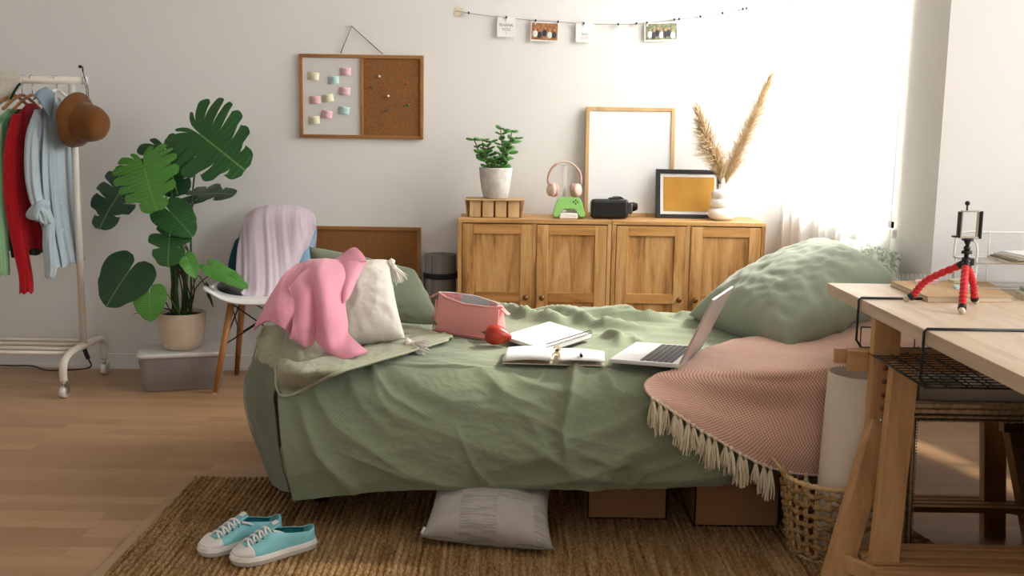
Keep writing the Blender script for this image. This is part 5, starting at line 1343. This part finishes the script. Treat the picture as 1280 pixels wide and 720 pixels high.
# ================================================================== SNEAKERS
def shoe(label, toe, heel, mirror):
    toe, heel = V(toe), V(heel); d = toe-heel; L = d.length
    s_ = thing('sneaker', label, 'shoe', ((toe+heel)/2).xy.to_3d()+V((0, 0, .011)), math.atan2(d.y, d.x), group='pair of turquoise sneakers')
    def wid(t): # t 0 heel .. 1 toe
        pts = [(0, .0), (.02, .4), (.08, .62), (.2, .70), (.4, .70), (.6, .86), (.75, .98), (.88, .90), (.96, .62), (.99, .32), (1, 0)]
        for i in range(len(pts)-1):
            if t <= pts[i+1][0]: k = (t-pts[i][0])/(pts[i+1][0]-pts[i][0]); return (pts[i][1]+(pts[i+1][1]-pts[i][1])*k)*.048
        return 0
    def cen(t): return .010*sin(pi*max(0, t-.1))*mirror
    n = 60; xs = [-cos(pi*i/n)*.5+.5 for i in range(n+1)]
    def ring(z, g):
        up = [V(((t-.5)*L*(1+g*.5), cen(t)+wid(t)*(1+g), z)) for t in xs]; dn = [V(((t-.5)*L*(1+g*.5), cen(t)-wid(t)*(1+g), z)) for t in xs[::-1]]; return up+dn[1:-1]
    rows = [ring(0, -.06), ring(.003, .0), ring(.012, .03), ring(.014, .05), ring(.016, .03), ring(.025, .02), ring(.027, -.03)]
    b = MB(); b.grid(rows, closed=True); b.faces(rows[0], [tuple(range(len(rows[0])))], False); b.faces(rows[-1], [tuple(range(len(rows[0])))], False); b.build('sole', 'rubber', s_)
    def top(t): # ridge height and rim half width
        if t > .62: k = (t-.62)/.38; return .073-.045*k**.75, 0
        if t > .52: k = (t-.52)/.10; return .073, .018*(1-k)
        if t > .1: k = (t-.1)/.42; return .053+.020*k, .0185+.008*sin(pi*k)
        k = t/.1; return .062-.009*k, .020*k**.5
    def side_rows(sgn, sc, z0_, inner):
        rows = []
        for t in xs:
            zt, ry = top(t); w0 = wid(t)*sc; r = []
            for j in range(13):
                s = j/12; y = w0+(ry-w0)*s**2.1*(1 if True else 0)*(1.0); z = z0_+(zt-z0_-inner)*sin(pi/2*s)**.9
                y = w0*(1+.05*sin(pi*s))+(ry-w0)*s**2.4
                r.append(V(((t-.5)*L*.97, cen(t)+sgn*y, z)))
            rows.append(r)
        return rows
    b = MB()
    for sg in (1, -1): b.grid(side_rows(sg, .95, .022, 0))
    b.build('upper', 'aqua', s_, weld=.0003, solid=.002)
    b = MB()
    for sg in (1, -1): b.grid(side_rows(sg, .88, .024, .003)[:44])
    b.faces([V(((t-.5)*L*.95, cen(t)+wid(t)*.85, .030)) for t in xs[4:44]]+[V(((t-.5)*L*.95, cen(t)-wid(t)*.85, .030)) for t in xs[43:3:-1]], [tuple(range(80))], False)
    b.build('lining', 'tealin', s_)
    b = MB(); 
    for sg in (1, -1):
        rr = side_rows(sg, 1.0, .022, 0); rr = [[p+V((0, 0, .0035)) for p in r] for r, t in zip(rr, xs) if t > .80]; b.grid(rr)
    b.build('toe_cap', 'rubber', s_, weld=.0003, solid=.003)
    b = MB()
    P = dense([[(.0+.085*L/.24, -.016, .046), (.085*L/.24, .016, .046)], [(.04, -.017, .067), (.04, .017, .067)], [(.000, -.018, .085), (.0, .018, .085)], [(-.012, -.016, .091), (-.012, .016, .091)]], 14, 8)
    b.grid(P); tg = b.build('tongue', 'aqua', s_, solid=.004)
    MB().box((-.004, 0, .0905), (.016, .018, .003), (0, .38, 0), bev=.001).build('tongue_label', 'lace', tg)
    b = MB()
    for k in range(4):
        x = .016+k*.0165; z = .081-k*.0078; hw_ = .021
        b.tube(spline([V((x, -hw_, z-.009)), V((x+.005, -.006, z)), V((x+.012, .008, z-.001)), V((x+.014, hw_, z-.011))], 10), .0031, 6)
        b.tube(spline([V((x, hw_, z-.009)), V((x+.005, .006, z+.002)), V((x+.012, -.008, z)), V((x+.014, -hw_, z-.011))], 10), .0031, 6)
    for sg in (-1, 1): b.tube(spline([V((.010, sg*.019, .075)), V((-.004, sg*.026, .071)), V((-.018, sg*.029, .064))], 8), .0036, 6)
    b.build('laces', 'lace', s_)
    b = MB()
    for sg in (-1, 1):
        for k in range(3): b.ball((.024+k*.018, sg*.0265, .068-k*.006), .003, 1)
    b.build('eyelets', 'darkgrey', s_)
    b = MB(); rr = ring(.0145, .055); b.tube(rr, .0012, 4, closed=True); b.build('sole_stripe', 'whitem', s_)
shoe('turquoise canvas sneaker with white toe, the nearer of the pair on the rug', TZ(289, 703, .015), TZ(394, 679, .015), 1)
shoe('turquoise canvas sneaker with white toe, behind the nearer one of the pair', TZ(251, 694, .015), TZ(352, 666, .015), -1)

# ================================================================== DESK CORNER
DX, DYB, DZ = .948, 3.10, .74
dt = thing('desk_top', 'pale wood desk top resting on trestles at the right edge', 'desk', (1.6, 2.3, DZ-.034))
MB().span((DX-1.6, 1.0-2.3, 0), (2.55-1.6, DYB-2.3, .034), bev=.002).build('board', 'ash', dt)
tr = thing('trestle', 'beech trestle with a slatted shelf carrying the near end of the desk', 'trestle', (1.2, 2.45, 0)); o = tr.location
def aframe(x, sg):
    q = lambda *p: V(p)-o
    MB().beam(q(x-sg*.175, 2.49, .0), q(x+.0, 2.69, .42), .062, .044, up=(0, 1, 0)).build('leg', 'beech', tr)
    MB().beam(q(x-sg*.055, 2.465, .0), q(x+sg*.028, 2.625, .60), .068, .034, up=(0, 1, 0)).build('leg', 'beech', tr)
    pst = MB().span(q(x-.034, 2.680, .36), q(x+.036, 2.712, .705), bev=.002).build('height_post', 'beech', tr)
    for k in range(5): MB().cyl(q(x, 2.6785, .43+k*.036), q(x, 2.683, .43+k*.036), .0075, n=14).build('peg_hole', 'crate_gap' if k else 'chrome', pst)
    MB().beam(q(x-sg*.150, 2.56, .10), q(x-sg*.075, 2.45, .10), .018, .04).build('end_rail', 'beech', tr)
aframe(.986, 1); aframe(1.44, -1)
MB().span(V((.90, 2.715, .555))-o, V((1.52, 2.735, .612))-o, bev=.002).build('cross_beam', 'beechx', tr)
MB().span(V((.872, 2.738, .572))-o, V((1.52, 2.758, .612))-o, bev=.002).build('rear_beam', 'beechx', tr)
for k in range(4): MB().span(V((.90, 2.42+k*.05, .105))-o, V((1.53, 2.455+k*.05, .122))-o, bev=.002).build('shelf_slat', 'beechx', tr)
MB().ball(V((1.05, 2.712, .58))-o, .010, 2, (1, .5, 1)).build('bolt', 'chrome', tr)
# under-desk wire basket
wbk = thing('wire_basket', 'black wire basket hooked over the front edge of the desk', 'wire basket', (1.1, 2.55, DZ)); o = wbk.location
def q(*p): return V(p)-o
ya, yb = 2.335, 2.79; xa, xb = DX-.006, 1.19; zf = .607
b = MB()
for y in (ya, yb): MB().tube([q(xb+(-.02 if y == ya else -.035), y, DZ+.0035), q(xa+.006, y, DZ+.0035), q(xa, y, DZ-.003), q(xa, y, zf+.02), q(xa+.015, y, zf)], .0034, 8).build('hook', 'blackm', wbk)
b = MB(); nyw = 16
for i in range(nyw+1): y = ya+(yb-ya)*i/nyw; b.tube([q(xa+.01, y, zf), q(xb+.06, y, zf)], .0017, 5)
for i in range(7): x = xa+.012+(xb+.06-xa-.012)*i/6; b.tube([q(x, ya, zf+.002), q(x, yb, zf+.002), q(x, yb+.004, zf+.055)], .0019, 5)
for i in range(6): b.tube([q(xa+.02+i*.05, ya, zf+.004), q(xa+.02+i*.05+.05, yb, zf+.004)], .0015, 5)
b.tube([q(xa+.01, ya, zf), q(xb+.06, ya, zf)], .003, 6).tube([q(xa+.012, ya, zf), q(xa+.012, yb, zf)], .003, 6).tube([q(xb+.06, ya, zf), q(xb+.06, yb, zf)], .0025, 6).tube([q(xa+.012, yb+.004, zf+.055), q(xb+.06, yb+.004, zf+.055)], .0022, 6)
b.build('grid_tray', 'blackm', wbk)
# mirror and canvas below the desk
mi = thing('framed_mirror', 'ornate antique silver framed mirror standing under the desk behind the trestle', 'mirror', (1.368, 2.765, .0)); mi.rotation_euler.x = -math.atan2(.03, .44)
hw, H_ = .295, .455
def fbars(mb, inset, w_, y0__, y1__, bev=.003):
    a = inset; mb.span((-hw+a, y0__, a), (-hw+a+w_, y1__, H_-a), bev=bev).span((hw-a-w_, y0__, a), (hw-a, y1__, H_-a), bev=bev).span((-hw+a, y0__, a), (hw-a, y1__, a+w_), bev=bev).span((-hw+a, y0__, H_-a-w_), (hw-a, y1__, H_-a), bev=bev)
b = MB(); fbars(b, 0, .016, -.012, .02); fbars(b, .015, .020, -.004, .02, .005); fbars(b, .034, .009, -.014, .02); b.build('mirror_frame', 'gold', mi)
b = MB(); fbars(b, .042, .007, -.006, .015); b.build('inner_band', 'golddk', mi)
b = MB(); n_ = 60
for i in range(n_+1):
    t = i/n_; b.ball((-hw+.052+(2*hw-.104)*t, -.004, H_-.052), .0026, 1)
for i in range(44): b.ball((-hw+.052, -.004, .052+(H_-.104)*i/43), .0026, 1)
b.build('bead_trim', 'gold', mi)
MB().span((-hw+.036, .002, .036), (hw-.036, .006, H_-.036)).build('mirror_glass', 'mirror', mi)
cv = MB().box((0, 0, .245), (.60, .012, .49), bev=.003).build('canvas_panel', 'canvas'); cv.location = (1.45, 2.815, 0); cv.rotation_euler.x = -.07; tag(cv, 'pale canvas panel standing behind the framed mirror', 'canvas')
# wicker basket and roll
bs = thing('wicker_basket', 'round open-weave wicker basket on the rug beside the trestle leg', 'basket', (.915, 2.825, .008))
H_ = .225
def br(z): t = z/H_; return .105+.034*t**.7
b = MB(); nst = 26
for k in range(nst):
    a = 2*pi*k/nst
    for s in (-.025, .025): b.tube([V((br(z)*cos(a+s), br(z)*sin(a+s), z)) for z in [H_*i/12 for i in range(13)]], .0028, 5)
b.build('stakes', 'wicker_light', bs)
b = MB()
for lv in range(7):
    z = .018+lv*.030; nn_ = nst*8; pts = []; rs = []
    for i in range(nn_):
        a = 2*pi*i/nn_; ph = sin(a*nst/2+lv*pi); pts.append(V(((br(z)+.006*ph)*cos(a), (br(z)+.006*ph)*sin(a), z+.003*sin(a*nst+lv)))); rs.append(.0055+.0035*abs(cos(a*nst/2+lv*pi)))
    b.tube(pts, rs, 6, closed=True)
b.build('weave', 'wicker', bs)
for z, r_ in ((H_, .0075), (.004, .006)):
    MB().tube([V(((br(z)+.002*sin(a*40))*cos(a), (br(z)+.002*sin(a*40))*sin(a), z+.002*cos(a*40))) for a in [2*pi*i/160 for i in range(160)]], r_, 6, closed=True).build('rim' if z > .1 else 'foot_ring', 'wicker_light', bs)
MB().lathe([(.0001, .003), (.105, .004)], n=30).build('basket_floor', 'wicker', bs)
b = MB(); b.tube([V((-.138+.018*(cos(a)-1), -.0+.035*sin(a), H_+.022*(1-cos(a)))) for a in [2*pi*i/24 for i in range(24)]], .005, 6, closed=True); b.build('handle_loop', 'wicker_light', bs)
pr_ = thing('paper_roll', 'wide cream paper roll standing open-ended in the wicker basket', 'paper roll', (.955, 2.800, .018))
b = MB(); ax = V((.02, 0, 1)).normalized(); b.lathe([(.094, 0), (.088, .515), (.0855, .515), (.0915, 0)], n=56, axis=ax); b.lathe([(.0915, .002), (.0001, .002)], n=56, axis=ax); b.build('roll', 'rollpaper', pr_)

# --- on the desk
nb1 = [TZ(1113, 351, DZ+.016), TZ(1160, 371, DZ+.016), TZ(1266, 371, DZ+.016), TZ(1232, 350, DZ+.016)]
nb = thing('kraft_notebook', 'thick kraft covered spiral notebook on the desk beneath the sticky pads', 'notebook', (nb1[0]+nb1[2])/2-V((0, 0, .016))); o = nb.location
c4 = [p-o for p in nb1]
slab(MB(), c4, 0, .003).build('cover', 'kraft_nb', nb); slab(MB(), [V((p.x*.985, p.y*.985, 0)) for p in c4], .003, .013).build('pages', 'paper_edge', nb); slab(MB(), c4, .013, .016).build('cover', 'kraft_nb', nb)
b = MB()
for i in range(22):
    p = c4[0].lerp(c4[3], (i+.6)/22.5); b.tube([p+V((0, -.008+.009*cos(a), .008+.012*sin(a))) for a in [2*pi*k/10 for k in range(10)]], .0008, 4, closed=True)
b.build('spiral_binding', 'silver', nb)
for (x, y, m, l, sx, n_) in ((1158, 354, 'n_pink', 'pink sticky pad at the left on the kraft notebook', .06, 3), (1201, 353, 'n_yellow', 'pale yellow sticky pad behind the turquoise one on the kraft notebook', .055, 2), (1206, 361, 'n_teal', 'turquoise sticky pad on the kraft notebook behind the tripod', .055, 3)):
    p = TZ(x, y, DZ+.0162); t_ = thing('sticky_pad', l, 'sticky pad', p, random.uniform(-.4, .1), 'sticky pads on the kraft notebook')
    b = MB(); b.box((0, 0, .0035), (sx, .045, .007)); b.build('pad', m, t_)
    MB().box((.004, .002, .0085), (sx*.9, .042, .002), (0, -.05, .15)).build('loose_sheet', m, t_)
# tripod
TC = V((1.178, 2.685, DZ)); tp = thing('phone_tripod', 'small flexible phone tripod with red legs and a black clamp on the desk', 'tripod', TC)
hub = V((0, 0, .118)); ftp = [TZ(1133, 377, DZ)-TC, TZ(1202, 393, DZ)-TC, TZ(1219, 380, DZ)-TC]
for i, fpt in enumerate(ftp):
    fpt = fpt+V((0, 0, .006)); st = hub+(fpt-hub)*.10; st.z = .108
    mid = (st+fpt)/2+V(((fpt.x)*.10, (fpt.y)*.10, .006)); pts = spline([st, mid, fpt+(st-fpt)*.12], 90); b = MB(); b.tube(pts, [.0078+.0024*abs(sin(k*pi/9)) for k in range(91)], 12); lg = b.build('leg', 'redleg', tp)
    MB().cyl(hub+(st-hub)*.2, st+(mid-st)*.05, .0095, .0105, 14).build('leg_joint', 'black', lg)
    e = fpt+(st-fpt)*.13; MB().cyl(e, e+(fpt-e)*.55, .0105, n=14).build('end_cap', 'black', lg); MB().ball(fpt+V((0, 0, .003)), .0092, 2).build('foot', 'ivory', lg)
MB().cyl(hub-V((0, 0, .016)), hub+V((0, 0, .012)), .0125, .011, 18).cyl(hub+V((0, 0, .012)), hub+V((0, 0, .022)), .006, .006, 12).cyl(hub+V((0, 0, .022)), hub+V((0, 0, .030)), .014, .012, 18).box(hub+V((.015, 0, .0)), (.012, .008, .018), bev=.002).build('hub', 'black', tp)
MB().ball(hub+V((0, 0, .036)), .009, 2).cyl(hub+V((0, 0, .042)), hub+V((0, 0, .056)), .004, .010, 14).cyl(hub+V((0, 0, .056)), hub+V((0, 0, .060)), .015, .015, 18).build('ball_head', 'black', tp)
cl_ = hub+V((.002, 0, .064))
cb = MB().box(cl_, (.050, .012, .006), bev=.002).box(cl_+V((0, 0, .068)), (.050, .010, .005), bev=.002).box(cl_+V((-.022, 0, .034)), (.004, .006, .066)).box(cl_+V((.020, 0, .034)), (.004, .006, .066)).build('clamp_frame', 'chrome', tp)
MB().box(cl_+V((-.027, 0, .033)), (.0055, .018, .068), bev=.002).box(cl_+V((.027, 0, .033)), (.0065, .018, .072), bev=.002).box(cl_+V((-.034, 0, .002)), (.018, .014, .005), bev=.002).build('clamp_jaw', 'black', tp)
MB().ball(cl_+V((-.010, 0, .088)), .0065, 2).cyl(cl_+V((-.010, 0, .070)), cl_+V((-.010, 0, .084)), .0025, n=8).build('clamp_knob', 'black', tp)
# letter tray
lt = thing('letter_tray', 'white wire mesh letter tray at the back of the desk', 'letter tray', (1.50, 2.99, DZ)); o = lt.location
b = MB(); m_ = MB()
for z, zh in ((.015, .058), (.088, .075)):
    x0_, x1_, yy0, yy1 = -.19, .19, -.07, .08
    b.tube([V((x0_, yy0, z)), V((x0_, yy1, z)), V((x1_, yy1, z)), V((x1_, yy0, z))], .003, 6, closed=True)
    pts = spline([V((x0_, yy1, z)), V((x0_+.004, yy1, z+zh*.8)), V((x0_+.03, yy1, z+zh)), V((x0_+.1, yy1, z+zh)), V((x1_, yy1, z+zh))], 30); b.tube(pts, .003, 6)
    pts = spline([V((x0_, yy0, z)), V((x0_+.0, yy0, z+zh*.55)), V((x0_, yy0+.03, z+zh*.8)), V((x0_, yy1, z+zh*.8))], 20); b.tube(pts, .003, 6)
    b.tube([V((-.09, yy1, z)), V((-.09, yy1, z+zh))], .002, 5)
    for i in range(60): x = x0_+.006+i*.0062; m_.tube([V((x, yy1, z)), V((x, yy1, z+zh*.97))], .0006, 3, caps=False); m_.tube([V((x, yy0, z)), V((x, yy1, z))], .0006, 3, caps=False)
    for i in range(int(zh/.0055)): m_.tube([V((x0_+.004, yy1, z+.004+i*.0055)), V((x1_, yy1, z+.004+i*.0055))], .0006, 3, caps=False)
for x in (-.186, .186):
    for y in (-.065, .075): b.tube([V((x, y, .002)), V((x, y, .09))], .003, 6)
b.build('wire_frame', 'white', lt); m_.build('mesh_panel', 'white', lt)
pp = thing('paper_stack', 'stack of papers and magazines lying in the upper letter tray', 'papers', (1.50, 2.96, DZ+.092))
for k in range(5):
    MB().box((.01+.004*k, -.02-.003*k, .004+k*.0048), (.26-.01*k, .15, .0042), (0, .0, .05*k-.1)).build('magazine' if k < 3 else 'sheet', ('paper_edge', 'ink', 'paper_edge', 'paper', 'paper')[k], pp)
for k, (m, l, dz) in enumerate((('paper', 'lower white book at the right end of the desk in front of the letter tray', 0), ('gp1', 'thin sage green booklet on top of the white book by the letter tray', .019))):
    b_ = thing('book', l, 'book', (1.475+.01*k, 2.83-.0*k, DZ+dz), -.18)
    MB().span((-.07, -.045, .002), (.07, .045, .016 if k == 0 else .007)).build('pages', 'paper_edge', b_); MB().span((-.072, -.047, 0), (.072, .047, .002)).span((-.072, -.047, .016 if k == 0 else .007), (.072, .047, .018 if k == 0 else .009)).build('cover', m, b_)
